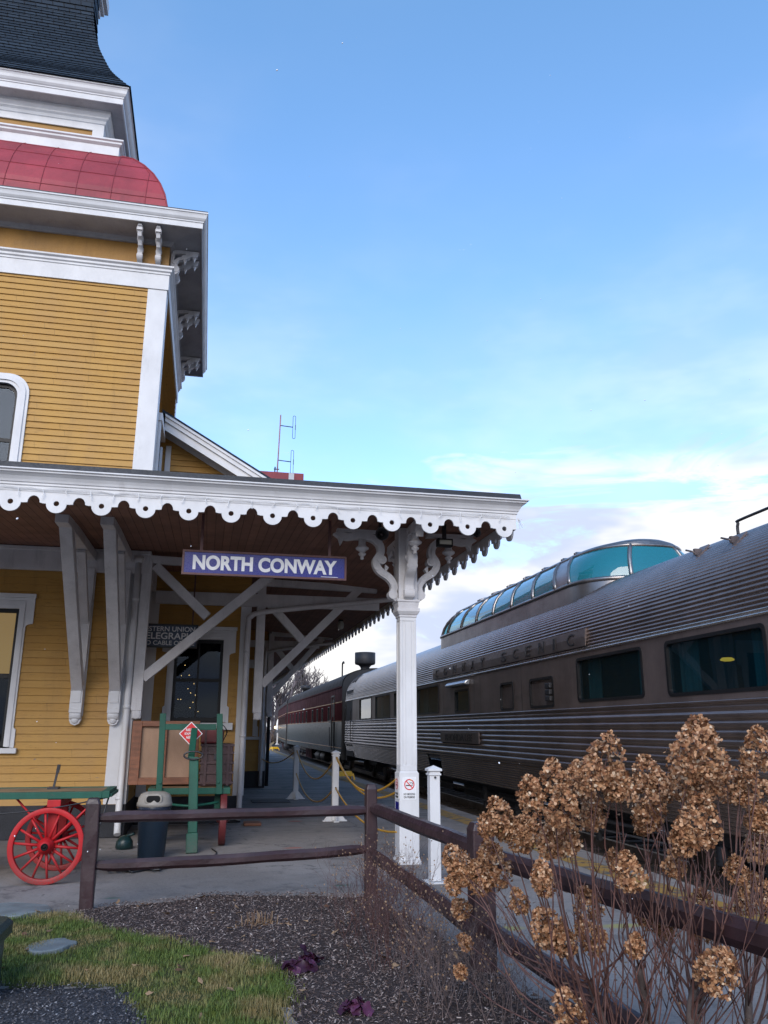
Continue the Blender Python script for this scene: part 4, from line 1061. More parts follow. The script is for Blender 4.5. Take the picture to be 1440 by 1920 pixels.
# ================================================================== TRAIN
def car_frame(x0, y0, ang):
    """local (s along the car away from the camera, t sideways away from the platform, z)"""
    a = radians(ang); d = V((sin(a), cos(a), 0)); n = V((cos(a), -sin(a), 0)); p = V((x0, y0, 0))
    return (lambda s, t, z: p + d * s + n * t + V((0, 0, z))), d, n
def sweep(mb, prof, s0, s1, T, smooth=True, cap=False):
    n = len(prof); vs = [T(s0, t, z) for t, z in prof] + [T(s1, t, z) for t, z in prof]
    mb.add(vs, [(i, i + 1, n + i + 1, n + i) for i in range(n - 1)], smooth)
    if cap: mb.add(vs, [tuple(range(n)), tuple(range(2 * n - 1, n - 1, -1))], False)
def flutes(p0, p1, k, dep, nsub=6):
    """k half-round flutes between two (t, z) points, bulging towards -t side (left normal)"""
    p0, p1 = V(p0), V(p1); d = p1 - p0; L = d.length; d.normalize(); nn = V((-d.y, d.x)); outp = []
    for i in range(k):
        for j in range(nsub):
            f = (i + j / nsub) / k; h = dep * sin(pi * j / nsub) ** .8 if j else 0
            outp.append(tuple(p0 + d * L * f + nn * h))
    outp.append(tuple(p1)); return outp
WIDTH = 3.05
def roof_arc(z0, zc, tin, k, dep):
    """fluted elliptical roof from the near eave to the far eave"""
    a = WIDTH / 2 - tin; pts = []
    N_ = 400; el = [(WIDTH / 2 - a * cos(pi * i / N_), z0 + (zc - z0) * sin(pi * i / N_)) for i in range(N_ + 1)]
    ln = [0]
    for p, q in zip(el, el[1:]): ln.append(ln[-1] + sqrt((p[0] - q[0]) ** 2 + (p[1] - q[1]) ** 2))
    tot = ln[-1]; nsub = 5; j = 0
    for i in range(k * nsub + 1):
        L = tot * i / (k * nsub)
        while j < N_ - 1 and ln[j + 1] < L: j += 1
        f = (L - ln[j]) / max(1e-9, ln[j + 1] - ln[j]); p = V(el[j]).lerp(V(el[j + 1]), f); tn = (V(el[j + 1]) - V(el[j])).normalized(); nn = V((-tn.y, tn.x))
        m = i % nsub; h = dep * sin(pi * m / nsub) if m else 0
        p = p + nn * h; pts.append((p.x, p.y))
    return pts
T1, D1, N1 = car_frame(5.6, 12, .8)
S0, S1 = -7.5, 23.3
DC = thing('dome_car', 'stainless steel fluted passenger car with a glazed dome on the roof', 'railway car', T1(8, WIDTH / 2, -.2))
fnT = lambda off=0.0: (lambda a, b, d: T1(a, -off - d, b))         # facing the platform
mb = MB()
sweep(mb, [(.42, .44), (.25, .47)] + flutes((.10, .50), (.015, .98), 11, .010), 9.2, S1, T1)
sweep(mb, [(.42, .44), (.25, .47)] + flutes((.10, .50), (.015, .98), 11, .010), S0, 8.0, T1)
sweep(mb, [(.03, .90), (.03, .985), (0, .985)], 8.0, 9.2, T1)
sweep(mb, [(.015, .98), (-.004, .985), (-.004, 1.01)] + flutes((0, 1.015), (0, 1.80), 8, .030, 8) + [(0, 1.805), (-.006, 1.81), (-.006, 1.85), (0, 1.855), (0, 1.885), (-.022, 1.89), (-.028, 1.905), (-.022, 1.92), (.004, 1.925)], S0, S1, T1)
mb.build('fluted_side', 'train_steel', DC)
# window band with the openings cut through
wins = [(-4.72, -2.84, 2.02, 2.635, 'window'), (-2.20, -.23, 2.03, 2.635, 'window'), (8.02, 10.28, 2.01, 2.67, 'window'), (5.45, 6.53, 1.99, 2.45, 'window'),
        (14.0, 16.5, 1.96, 2.69, 'window'), (17.3, 19.8, 1.97, 2.70, 'window'), (11.0, 13.35, 1.98, 2.69, 'window'), (-7.1, -5.2, 2.02, 2.635, 'window'), (2.66, 3.33, 1.98, 2.445, 'frosted_window'), (.76, 1.77, 1.985, 2.435, 'louvre')]
mb = MB(); o_ = [(S0, 1.92), (21.5, 1.92), (21.5, 2.74), (S0, 2.74)]
mb.flat([o_] + [rrect(a, b, c, d, .055) for a, b, c, d, k in wins], fnT(), -.045, 0)
mb.build('window_band', 'train_panel', DC)
mb = MB()
for s in (4.62, 5.05, 7.55, 10.62, 13.65, 2.2, 20.4): mb.add([T1(s - .02, -.003, 1.93), T1(s + .02, -.003, 1.93), T1(s + .02, -.003, 2.72), T1(s - .02, -.003, 2.72)], ((0, 1, 2, 3),))
mb.build_each('panel_seam', 'plate_steel', DC)
for a, b, c, d, k in wins:
    mb = MB(); mb.flat([rrect(a - .035, b + .035, c - .03, d + .03, .075), rrect(a + .012, b - .012, c + .012, d - .012, .05)], fnT(), -.03, .010)
    if k == 'louvre':
        w = mb.build('louvre_panel', 'gasket', DC)
        mb = MB(); mb.flat([rrect(a, b, c, d, .05)], fnT(), -.035, -.025)
        mb.build('cover', 'plate_steel', w)
        mb = MB()
        for i in range(3): mb.obox(T1(.92, -.01, 2.10 + .105 * i), (D1, N1, V((0, 0, 1))), .10, .035, .042)
        mb.build('louvre', 'train_dark', w, bevel=.012)
        continue
    w = mb.build(k, 'gasket', DC)
    mb = MB(); mb.add([T1(a, .028, c), T1(b, .028, c), T1(b, .028, d), T1(a, .028, d)], ((0, 1, 2, 3),)); mb.build('pane', 'train_glass' if k == 'window' else 'plate_steel', w)
    if k == 'window' and b - a > 1.5:
        mb = MB(); rr = random.Random(int(a * 10 + 100)); zz = 1.9
        for e0, e1 in ((a - .05, a + .28 + rr.uniform(0, .2)), (b - .35, b + .05)):
            n = 14; L = [T1(e0 + (e1 - e0) * i / n, .22 + .035 * sin(i * 2.2), 1.85) for i in range(n + 1)]; U = [p + V((0, 0, .95)) for p in L]
            mb.add(L + U, [(i, i + 1, n + 2 + i, n + 1 + i) for i in range(n)], True)
        mb.build('curtain', 'curtain', w)
mb = MB(); mb.obox(T1(8, 1.35, 1.9), (D1, N1, V((0, 0, 1))), 15.2, .01, 1.05); mb.build('interior_partition', 'train_dark', DC)
mb = MB(); mb.lathe(T1(-3.62, .30, 2.385), [(.04, -.02), (.075, -.012), (.08, 0), (.055, .02)], 16); mb.build('table_lamp', 'train_lamp', DC)
# letterboard, bead and fluted roof
mb = MB()
sweep(mb, [(.004, 2.815), (.002, 2.82)] + flutes((.0, 2.82), (.014, 2.97), 3, .014, 5) + roof_arc(2.97, 4.07, .016, 74, .016) + [(WIDTH, 2.9), (WIDTH, .6), (WIDTH - .4, .45)], S0, S1, T1)
mb.build('fluted_roof', 'train_steel', DC)
mb = MB(); sweep(mb, [(.004, 2.735), (-.014, 2.738), (-.030, 2.75), (-.030, 2.762), (-.014, 2.775), (-.002, 2.778), (-.002, 2.79), (-.012, 2.795), (-.012, 2.812), (.004, 2.816)], S0, S1, T1); mb.build('belt_moulding', 'bead_steel', DC)
def roof_at(t):                                                   # height of the roof over a sideways offset
    a = WIDTH / 2 - .016; q = max(0, 1 - ((t - WIDTH / 2) / a) ** 2); return 2.97 + 1.10 * sqrt(q)
mb = MB()
for i in range(2):
    pass
vs = []
L0, L1 = -.62, 8.42
pr = [(-.022, 2.822), (-.032, 2.83), (-.032, 2.97), (-.016, 3.09), (.03, 3.10)]
mb.add([T1(s, t, z) for s in (L0, L1) for t, z in pr], [(i, i + 1, 6 + i, 5 + i) for i in range(4)] + [(0, 1, 2, 3, 4), (9, 8, 7, 6, 5)])
lb = mb.build('letterboard', 'plate_steel', DC)
mb = MB(); body = 'CONWAY SCENIC'
slots = [8.02, 7.22, 6.43, 5.72, 5.02, 4.35, None, 3.02, 2.35, 1.72, 1.10, .55, -.12]
for chx, s in zip(body, slots):
    if s is None: continue
    mb.text(chx, lambda a, b, d, s=s: T1(s - a, -.0325 + max(0, b - .01) * .12 - d, 2.955 + b), .085 if chx == 'I' else .26, .185, 0, .012, .0)
mb.build('lettering', 'letter_dark', lb)
mb = MB(); mb.obox(T1(6.2, -.035, 1.42), (D1, N1, V((0, 0, 1))), 1.52, .012, .12); npl = mb.build('name_plate', 'plate_steel', DC, bevel=.006)
mb = MB(); mb.text('RHONDA LEE', lambda a, b, d: T1(6.2 - a, -.048 - d, 1.42 + b), 2.1, .15, 0, .010, .015); mb.build('lettering', 'letter_dark', npl)
# hooded marker lamp over the small window
mb = MB(); L = T1(6.1, -.02, 2.60); n = 10
pr = [(.0, .07)] + [(-.13 * sin(pi / 2 * i / 6), -.03 + .10 * cos(pi / 2 * i / 6)) for i in range(7)] + [(-.10, -.05), (0, -.05)]
mb.add([T1(s, t, 2.60 + z) for s in (5.35, 6.95) for t, z in pr], [(i, (i + 1) % n, n + (i + 1) % n, n + i) for i in range(n)] + [tuple(range(n)), tuple(range(2 * n - 1, n - 1, -1))])
mb.build('lamp_hood', 'galvanised', DC, bevel=.02)
# vestibule end
mb = MB(); mb.add([T1(s, t, z) for s in (21.5, S1) for t, z in ((.05, .52), (.05, 3.02), (.0, 2.74))], ((0, 1, 4, 3),))
mb.add([T1(21.5, 0, 1.92), T1(21.5, .05, 1.92), T1(21.5, .05, 2.74), T1(21.5, 0, 2.74)], ((0, 1, 2, 3),))
mb.obox(T1(22.3, .03, 2.05), (D1, N1, V((0, 0, 1))), .82, .025, 1.12)
vd = mb.build('vestibule_door', 'train_dark', DC)
mb = MB(); mb.tube([T1(21.62, -.03, 1.1), T1(21.62, -.06, 1.2), T1(21.62, -.06, 2.3), T1(21.62, -.03, 2.4)], .016, 6); mb.tube([T1(23.2, -.03, .9), T1(23.2, -.06, 1.0), T1(23.2, -.06, 2.4), T1(23.2, -.03, 2.5)], .016, 6)
mb.build_each('handrail', 'iron', vd)
mb = MB()
pr = [(.06, .3), (.06, 2.9)] + [(WIDTH / 2 - 1.46 * cos(pi * i / 20), 2.95 + 1.15 * sin(pi * i / 20)) for i in range(1, 20)] + [(WIDTH - .06, 2.9), (WIDTH - .06, .3)]
sweep(mb, pr, S1 - .02, S1 + .10, T1, False, True)
mb.build_each('end_wall', 'train_dark', DC)
mb = MB(); mb.obox(T1(S1 + .55, 1.5, 1.8), (D1, N1, V((0, 0, 1))), .5, .62, 1.35)
for s in (S1 + .25, S1 + .5, S1 + .75): mb.obox(T1(s, 1.5, 1.85), (D1, N1, V((0, 0, 1))), .06, .78, 1.5)
mb.build('diaphragm', 'train_dark', DC)
# underframe and trucks
mb = MB(); r = random.Random(4)
mb.obox(T1(8, 1.5, .42), (D1, N1, V((0, 0, 1))), 15, .95, .10)
for s, L, h, t in ((1.2, 1.6, .30, .5), (4.4, 1.0, .34, .42), (7.0, 1.3, .26, .5), (11.5, 1.7, .33, .5), (14.2, .9, .36, .45)): mb.obox(T1(s, t + .3, .34 - h / 2), (D1, N1, V((0, 0, 1))), L / 2, .3, h / 2)
mb.tube([T1(-2, .35, .30), T1(3, .33, .26), T1(9, .35, .30), T1(16, .35, .27)], .03, 6); mb.tube([T1(-2, .25, .20), T1(3, .26, .12), T1(9, .25, .18)], .018, 6)
for s in (0, 2.6, 5.4): mb.bar(T1(s, .3, .42), T1(s, .3, .0), .06, .08, (0, 1, 0))
mb.build('underframe', 'train_dark', DC)
def truck(T, D, N_, s, root):
    mb = MB(); Z = V((0, 0, 1))
    for q in (-1.3, 0, 1.3) if False else (-1.25, 1.25):
        for t in (.78, 2.27): mb.lathe(T(s + q, t - .06, .27), [(.47, 0), (.47, .03), (.44, .035), (.44, .12), (.38, .13)], 28, N_)
    mb.build_each('wheel', 'rail_steel', root)
    mb = MB(); mb.obox(T(s, .55, .38), (D, N_, Z), 1.7, .07, .10); mb.obox(T(s, 2.5, .38), (D, N_, Z), 1.7, .07, .10); mb.obox(T(s, 1.5, .35), (D, N_, Z), .25, 1.0, .14)
    for q in (-1.25, 1.25): mb.obox(T(s + q, .47, .27), (D, N_, Z), .17, .10, .17); mb.lathe(T(s + q, .37, .27), [(.11, 0), (.11, .02), (.06, .04)], 14, -N_)
    for q in (-.45, .45): mb.lathe(T(s + q, .5, .05), [(.09, i * .03) if i % 2 else (.075, i * .03) for i in range(9)], 12)
    mb.build('truck_frame', 'train_dark', root)
truck(T1, D1, N1, 19.4, DC); truck(T1, D1, N1, -3.3, DC)
# roof fittings
mb = MB(); t = 1.0; z = roof_at(t)
mb.tube(catmull([T1(-3.1, t, z), T1(-3.12, t, z + .16), T1(-3.3, t, z + .20), T1(-5.2, t, z + .20), T1(-5.4, t, z + .16), T1(-5.4, t, z)], 4), .02, 8); mb.build('roof_grab_iron', 'iron', DC)
for s, t in ((-3.05, .43), (-3.85, .40)):
    z = roof_at(t); mb = MB(); mb.obox(T1(s, t, z + .015), (D1, (N1 + V((0, 0, 1.0))).normalized(), (V((0, 0, 1)) - N1).normalized()), .10, .16, .012)
    mb.tube([T1(s, t, z), T1(s, t - .06, z + .05), T1(s + .1, t - .10, z + .09)], .012, 6); mb.obox(T1(s, t, z + .05), (D1, N1, V((0, 0, 1))), .02, .05, .04); mb.build('lifting_lug', 'plate_steel', DC)
for s in (22.0, 22.6):
    mb = MB(); pts = [T1(s, WIDTH / 2 - 1.5 * cos(radians(a)), 3.0 + 1.1 * sin(radians(a)) + .03) for a in (25, 32, 39, 46)]; mb.tube(pts, .02, 6); mb.build('roof_step', 'iron', DC)
# ---- dome
SA, SB, TC_ = .75, 8.75, WIDTH / 2
def dome_pt(u, lev):
    """u in 0..1 round the plan starting mid near end, towards the platform side; lev = (half width, end inset, z)"""
    hw, ei, z = lev
    end = 1.15; u = u % 1
    # perimeter: near-end half arc (0..q), platform side (q..h-q), far end arc, far side
    q = .14
    def arc(f): return f                                          # f 0..1
    sgn = 1
    if u > .5: u = 1 - u; sgn = -1
    if u < q:                                                     # near end, from centre to the platform side
        a = (u / q) * pi / 2; s = SA + ei * (1 - .6 * max(0, cos(a))) - end * .95 * max(0, cos(a)) ** .8; t = hw * max(0, sin(a)) ** .75
    elif u < .5 - q:
        f = (u - q) / (.5 - 2 * q); s = SA + ei + f * (SB - SA - 2 * ei); t = hw
    else:
        a = ((.5 - u) / q) * pi / 2; s = SB - ei + end * .55 * max(0, cos(a)) ** .8; t = hw * max(0, sin(a)) ** .75
    return T1(s, TC_ - sgn * t, z)
LV = [(1.215, -.10, 3.30), (1.205, -.03, 3.70), (1.20, .0, 3.97), (1.195, .03, 4.06), (1.165, .12, 4.20), (1.10, .24, 4.34), (.99, .38, 4.47), (.88, .50, 4.56), (.86, .50, 4.605), (.80, .56, 4.64), (.62, .74, 4.685), (.34, 1.05, 4.715), (.0, 1.4, 4.72)]
us = []
NU = 120
us = [i / NU for i in range(NU + 1)]
def dome_grid(mb, levs, u0, u1, nu, off=0.0, smooth=True):
    rows = [[dome_pt(u0 + (u1 - u0) * i / nu, l) for i in range(nu + 1)] for l in levs]
    vs = [p for row in rows for p in row]; k = nu + 1
    mb.add(vs, [(r_ * k + i, r_ * k + i + 1, (r_ + 1) * k + i + 1, (r_ + 1) * k + i) for r_ in range(len(levs) - 1) for i in range(nu)], smooth)
mb = MB(); dome_grid(mb, LV[:3], 0, 1, 120); dm = mb.build('dome', 'dome_steel', DC)
mb = MB(); dome_grid(mb, LV[7:], 0, 1, 120); mb.build('dome_top', 'dome_steel', dm)
q = .14; side = lambda s: q + (s - SA) / (SB - SA) * (.5 - 2 * q)
breaks = [side(s) for s in (1.18, 2.25, 3.42, 4.58, 5.78, 6.98, 8.2)]
endb = [0.0 - .030, .030, .128]
GL = LV[2:8]
panes = [(a, b) for a, b in zip(breaks, breaks[1:])] + [(-.030, .030), (.030, .132), (-.132, -.030)] + [(1 - b, 1 - a) for a, b in zip(breaks, breaks[1:])] + [(.40, .5), (.5, .60)]
for a, b in panes:
    mb = MB(); e = .0022; dome_grid(mb, GL, a + e, b - e, 8); mb.build('dome_pane', 'dome_glass', dm)
mb = MB()
for u in breaks + [1 - u for u in breaks] + [-.030, .030, .132, -.132, .5, .40, .60]:
    mb.tube([dome_pt(u, l) for l in LV[2:8]], .038, 6)
for lv, rr in ((LV[2], .038), (LV[7], .036)):
    mb.tube([dome_pt(u, lv) for u in us], rr, 6, False)
mb.build_each('glazing_bar', 'dome_steel', dm)
mb = MB()
for u in breaks[:-1] + [.132]:
    mb.tube([dome_pt(u, (l[0] * 1 + .0, l[1], l[2] + .015)) for l in LV[8:11]], .022, 6)
mb.build_each('dome_rib', 'dome_steel', dm)
mb = MB()
for i in range(60):
    u = i / 60
    for l in (LV[2], LV[7]): c = dome_pt(u, l); mb.lathe(c + V((0, 0, .028)), [(.012, 0), (.008, .008), (.001, .012)], 6)
mb.build('rivet', 'dome_steel', dm)['kind'] = 'stuff'
for u0, u1 in ((side(1.18) - .028, side(1.18)),):
    mb = MB(); dome_grid(mb, [(l[0] + .006, l[1] - .006, l[2]) for l in LV[2:9]], .134, side(1.18), 4); mb.build('corner_panel', 'dome_steel', dm)
mb = MB()                                                         # seats inside the dome
for i in range(7):
    for t in (.75, 2.3): mb.obox(T1(1.6 + i * .98, t, 3.85), (D1, N1, V((0, 0, 1))), .07, .40, .22)
mb.build_each('dome_seat', 'train_dark', DC, bevel=.04)
# ---- heavyweight coach behind
def heavy_coach(name, label, x0, y0, ang, L, wl, detail=True):
    T, D, N_ = car_frame(x0, y0, ang); Z = V((0, 0, 1))
    root = thing(name, label, 'railway car', T(L / 2, WIDTH / 2, -.2)); fn = lambda a, b, d: T(a, -d, b)
    mb = MB(); sweep(mb, [(.05, .50), (0, .52), (0, 1.93)], 0, L, T, False); mb.build('lower_side', 'car_green', root)
    mb = MB(); hol = [rrect(a, b, 1.98, 2.62, .03, 2) for a, b in wl]
    mb.flat([[(0, 1.93), (L, 1.93), (L, 2.76), (0, 2.76)]] + hol, fn, -.05, 0); mb.build('window_band', 'car_maroon', root)
    mb = MB(); sweep(mb, [(0, 2.76), (0, 3.40), (-.03, 3.41), (-.03, 3.47), (.03, 3.48)], 0, L, T, False); mb.build('letterboard', 'car_grey', root)
    mb = MB(); sweep(mb, [(-.008, 2.745), (-.012, 2.75), (-.012, 2.785), (0, 2.79)], 0, L, T, False); sweep(mb, [(0, 1.915), (-.010, 1.92), (-.010, 1.945), (0, 1.95)], 0, L, T, False); sweep(mb, [(0, .765), (-.010, .77), (-.010, .80), (0, .805)], 0, L, T, False); mb.build('gold_stripe', 'car_gold', root)
    mb = MB(); k = 26; pr = [(WIDTH / 2 - (WIDTH / 2 + .01) * cos(pi * i / k), 3.46 + .80 * max(0, sin(pi * i / k)) ** .75) for i in range(k + 1)] + [(WIDTH, 3.4), (WIDTH, .5)]
    sweep(mb, pr, -.05, L + .05, T); mb.build('roof', 'car_roof', root)
    mb = MB(); pr = [(0, .3), (0, 3.4)] + [(WIDTH / 2 - 1.5 * cos(pi * i / 16), 3.44 + .80 * sin(pi * i / 16) ** .75) for i in range(1, 16)] + [(WIDTH, 3.4), (WIDTH, .3)]
    sweep(mb, pr, 0, .06, T, False, True); sweep(mb, pr, L - .06, L, T, False, True); mb.obox(T(-.5, 1.5, 1.9), (D, N_, Z), .45, .75, 1.5); mb.build_each('end_wall', 'train_dark', root)
    for a, b in wl:
        mb = MB(); mb.flat([rrect(a - .03, b + .03, 1.95, 2.65, .04, 2), rrect(a + .01, b - .01, 1.99, 2.61, .03, 2)], fn, -.04, .012); w = mb.build('window', 'gasket', root)
        mb = MB(); mb.add([T(a, .035, 1.98), T(b, .035, 1.98), T(b, .035, 2.62), T(a, .035, 2.62)], ((0, 1, 2, 3),)); mb.build('pane', 'train_glass', w)
    mb = MB(); mb.obox(T(L / 2, 1.5, .40), (D, N_, Z), L / 2 - .1, 1.0, .14)
    r = random.Random(3)
    mb.obox(T(L * .52, .55, .20), (D, N_, Z), 1.5, .35, .28)
    for s in (L * .30, L * .38): mb.lathe(T(s, .45, .18), [(.02, -1.0), (.22, -.95), (.25, -.85), (.25, .85), (.22, .95), (.02, 1.0)], 16, D)
    mb.tube([T(1, .3, .2), T(L - 1, .3, .2)], .03, 6); mb.build('underframe', 'train_dark', root)
    mb = MB()
    for s in (L * .48, L * .52, L * .56): mb.obox(T(s, .19, .2), (D, N_, Z), .42, .012, .25)
    mb.build_each('battery_box', 'car_grey', root)
    truck(T, D, N_, 3.2, root); truck(T, D, N_, L - 3.2, root)
    if detail:
        mb = MB(); mb.flat([[(2.25, .60), (3.25, .60), (3.25, 3.14), (2.25, 3.14)], [(2.33, .66), (3.17, .66), (3.17, 3.07), (2.33, 3.07)]], fn, 0, .03); mb.obox(T(2.75, -.004, 2.55), (D, N_, Z), .12, .006, .40); mb.tube([T(3.45, -.05, .8), T(3.45, -.08, 1.7)], .018, 6); mb.tube([T(2.05, -.05, .8), T(2.05, -.08, 1.9)], .018, 6)
        mb.obox(T(3.3, -.02, 1.95), (D, N_, Z), .25, .04, .06); mb.build('baggage_door', 'gasket', root)
    return T, root
wl = []
for c in (5.35, 7.85, 9.95, 12.2, 15.3, 17.5, 19.5, 21.6, 24.0, 26.1): wl.append((c - .30, c + .30))
T2, RC = heavy_coach('maroon_coach', 'maroon and dark green coach with gold stripes coupled behind the steel dome car', 5.93, 36.35, .6, 27.5, [(a - 1.05, b - 1.05) for a, b in wl])
mb = MB(); c = T2(1.0, 1.2, 4.15); mb.lathe(c, [(.30, -.15), (.30, .08), (.20, .12), (.22, .22), (.30, .30), (.45, .34), (.48, .40), (.48, .88), (.44, .885), (.43, .5)], 24); mb.build('roof_vent', 'train_dark', RC)
mb = MB(); mb.tube(catmull([T2(5.0, .75, 4.0), T2(5.0, .75, 4.72), T2(4.9, .75, 4.86), T2(4.6, .75, 4.88), T2(4.5, .75, 4.8)], 4), .04, 8); mb.build('vent_pipe', 'train_dark', RC)
mb = MB(); mb.lathe(T2(26.5, 1.2, 4.2), [(.2, 0), (.2, .3), (.35, .35), (.35, .55), (.1, .6)], 14); mb.build('roof_vent', 'train_dark', RC)
heavy_coach('far_coach', 'farthest coach of the train, turning with the curve beyond the maroon one', 6.25, 65.2, 3.4, 24, [(2 + 2 * i, 2.9 + 2 * i) for i in range(10)], False)

# ================================================================== PLATFORM FURNITURE
# red wheeled platform wagon
def spoked_wheel(root, c, r, axis, rim='wagon_red', n=14, wide=.055, name='wheel'):
    c = V(c); a = V(axis).normalized(); Z = V((0, 0, 1)); u = a.cross(Z).normalized()
    mb = MB(); h = wide / 2
    mb.lathe(c, [(r - .055, -h), (r, -h), (r, h), (r - .055, h), (r - .055, -h)], 48, a)
    mb.f = mb.f[:-2]; mb.sm = mb.sm[:-2]
    w = mb.build(name, rim, root, bevel=.004)
    mb = MB()
    for i in range(n):
        t = 2 * pi * i / n + .1; d = u * cos(t) + Z * sin(t)
        mb.tube([c + d * .04, c + d * (r * .5), c + d * (r - .05)], [.017, .014, .012], 8)
    mb.build_each('spoke', rim, w)
    mb = MB(); mb.lathe(c, [(.05, -.09), (.075, -.07), (.085, -.03), (.085, .03), (.075, .07), (.055, .085), (.055, .10)], 20, a); mb.build('hub', rim, w)
    mb = MB(); mb.lathe(c, [(.036, .10), (.036, .118), (.028, .122), (.026, .110), (.012, .110), (.012, .126), (.001, .127)], 16, a); mb.build('hub_cap', 'black', w)
RW = thing('platform_wagon', 'flat green bedded platform wagon on red spoked wheels beside the yellow wall', 'wagon', (-2.4, 10.2, 0))
for y in (9.80, 10.72): spoked_wheel(RW, (-1.575, y, .387), .385, (0, -1, 0))
for y in (9.80, 10.72): spoked_wheel(RW, (-3.65, y, .387), .385, (0, -1, 0))
mb = MB(); mb.tube([(-1.575, 9.72, .387), (-1.575, 10.8, .387)], .025, 8); mb.tube([(-3.65, 9.72, .387), (-3.65, 10.8, .387)], .025, 8); mb.build_each('axle', 'iron', RW)
for x in (-1.55, -3.65):
    mb = MB()
    for y in (9.93, 10.59): mb.bar((x, y, .42), (x, y, .80), .10, .10, (0, 1, 0))
    mb.box(x - .07, x + .07, 9.86, 10.66, .77, .845); mb.tube([(x, 10.0, .42), (x - .42, 10.0, .86)], .013, 6); mb.tube([(x, 10.52, .42), (x + .42, 10.52, .86)], .013, 6)
    mb.tube([(x, 9.9, .40), (x + .45, 9.9, .86)], .013, 6)
    mb.build('running_gear', 'wagon_red', RW, bevel=.005)
mb = MB(); mb.box(-4.6, -1.06, 9.86, 9.94, .855, .925); mb.box(-4.6, -1.06, 10.58, 10.66, .855, .93); mb.box(-1.06, -.98, 9.86, 10.66, .857, .932); mb.box(-1.62, -1.48, 9.87, 10.65, .846, .8549)
mb.box(-.982, -.955, 9.90, 10.62, .865, .90); mb.build('bed_frame', 'wagon_green', RW, bevel=.006)
mb = MB(); mb.box(-4.6, -1.062, 9.942, 10.578, .90, .922); mb.build('bed', 'deck_boards', RW)
mb = MB(); mb.box(-1.72, -1.60, 10.36, 10.5, .922, .945); mb.bar((-1.66, 10.43, .94), (-1.63, 10.43, 1.16), .022, .035, (0, 1, 0)); mb.bar((-1.635, 10.43, 1.10), (-1.625, 10.43, 1.19), .032, .045, (0, 1, 0)); mb.build('brake_lever', 'iron', RW)
mb = MB(); mb.tube(catmull([(-4.2, 9.78, .72), (-2.4, 9.76, .71), (-1.6, 9.80, .76), (-1.0, 9.9, .86)], 5), .008, 6); mb.tube(catmull([(-1.0, 10.0, .85), (-1.05, 9.9, .60), (-1.12, 9.85, .45)], 5), .01, 6); mb.build('brake_cable', 'cable', RW)
mb = MB(); mb.box(-2.6, -1.75, 13.2, 13.5, .30, .90); tag(mb.build('steel_bin', 'galvanised', bevel=.02), 'grey metal bin half hidden behind the platform wagon', 'bin') if False else None
# green baggage truck
GT = thing('baggage_truck', 'green upright baggage truck with stake posts loaded with crates', 'hand truck', (-.12, 12.8, 0))
mb = MB(); mb.box(-.72, .42, 12.38, 12.46, .70, .785); mb.box(-.72, .42, 13.9, 13.98, .70, .785); mb.box(-.72, -.63, 12.46, 13.9, .70, .785); mb.box(.33, .42, 12.46, 13.9, .70, .785); mb.build('bed_frame', 'wagon_green', GT, bevel=.006)
mb = MB(); mb.box(-.63, .33, 12.46, 13.9, .74, .775); mb.build('bed', 'deck_boards', GT)
for x0, x1, nm in ((-.585, .20, 'stake'),):
    for x, lean in ((-.585, -.0), (.215, -.0)):
        mb = MB(); mb.bar((x + (.05 if x > 0 else .02), 12.36, .70), (x, 12.36, 1.81), .085, .06, (0, 1, 0)); mb.lathe((x + .03, 12.325, .86), [(.018, 0), (.018, .012)], 8, (0, -1, 0)); mb.build('stake', 'wagon_green', GT, bevel=.008)
mb = MB(); mb.box(-.545, .175, 12.335, 12.385, 1.58, 1.665); mb.build('crossbar', 'wagon_green', GT, bevel=.006)
spoked_wheel(GT, (.335, 12.55, .37), .37, (1, 0, 0), 'wagon_dark_red', 12, .09); spoked_wheel(GT, (-.60, 12.9, .37), .37, (-1, 0, 0), 'wagon_dark_red', 12, .09)
mb = MB(); mb.tube([(-.65, 12.7, .37), (.38, 12.7, .37)], .03, 8); mb.bar((-.5, 12.7, .37), (-.5, 12.7, .72), .08, .08, (0, 1, 0)); mb.bar((.25, 12.7, .37), (.25, 12.7, .72), .08, .08, (0, 1, 0))
mb.bar((-.1, 11.9, .36), (-.1, 13.2, .62), .08, .06); mb.tube(catmull([(-.55, 12.2, .46), (-.1, 12.02, .47), (.25, 12.2, .46)], 5), .022, 6); mb.tube(catmull([(-.4, 12.25, .58), (-.1, 12.1, .57), (.26, 12.25, .60)], 5), .018, 6); mb.build('running_gear', 'wagon_green', GT)
mb = MB(); mb.bar((-.065, 11.80, .0), (-.075, 11.83, .25), .155, .10, (0, 1, 0)); mb.bar((-.07, 11.83, .25), (-.11, 11.9, 1.22), .125, .07, (0, 1, 0)); mb.bar((-.15, 11.9, 1.20), (-.13, 12.2, 1.60), .09, .05, (0, 1, 0)); tg = mb.build('tow_bar', 'wagon_green', GT, bevel=.012)
mb = MB(); L = [(-.12 + .125 * cos(a) * (1 if abs(cos(a)) < .99 else 1), 11.84, 1.245 + .052 * sin(a)) for a in [2 * pi * i / 28 for i in range(29)]]; mb.tube(L, .012, 8, False); mb.build('loop_handle', 'iron', tg)
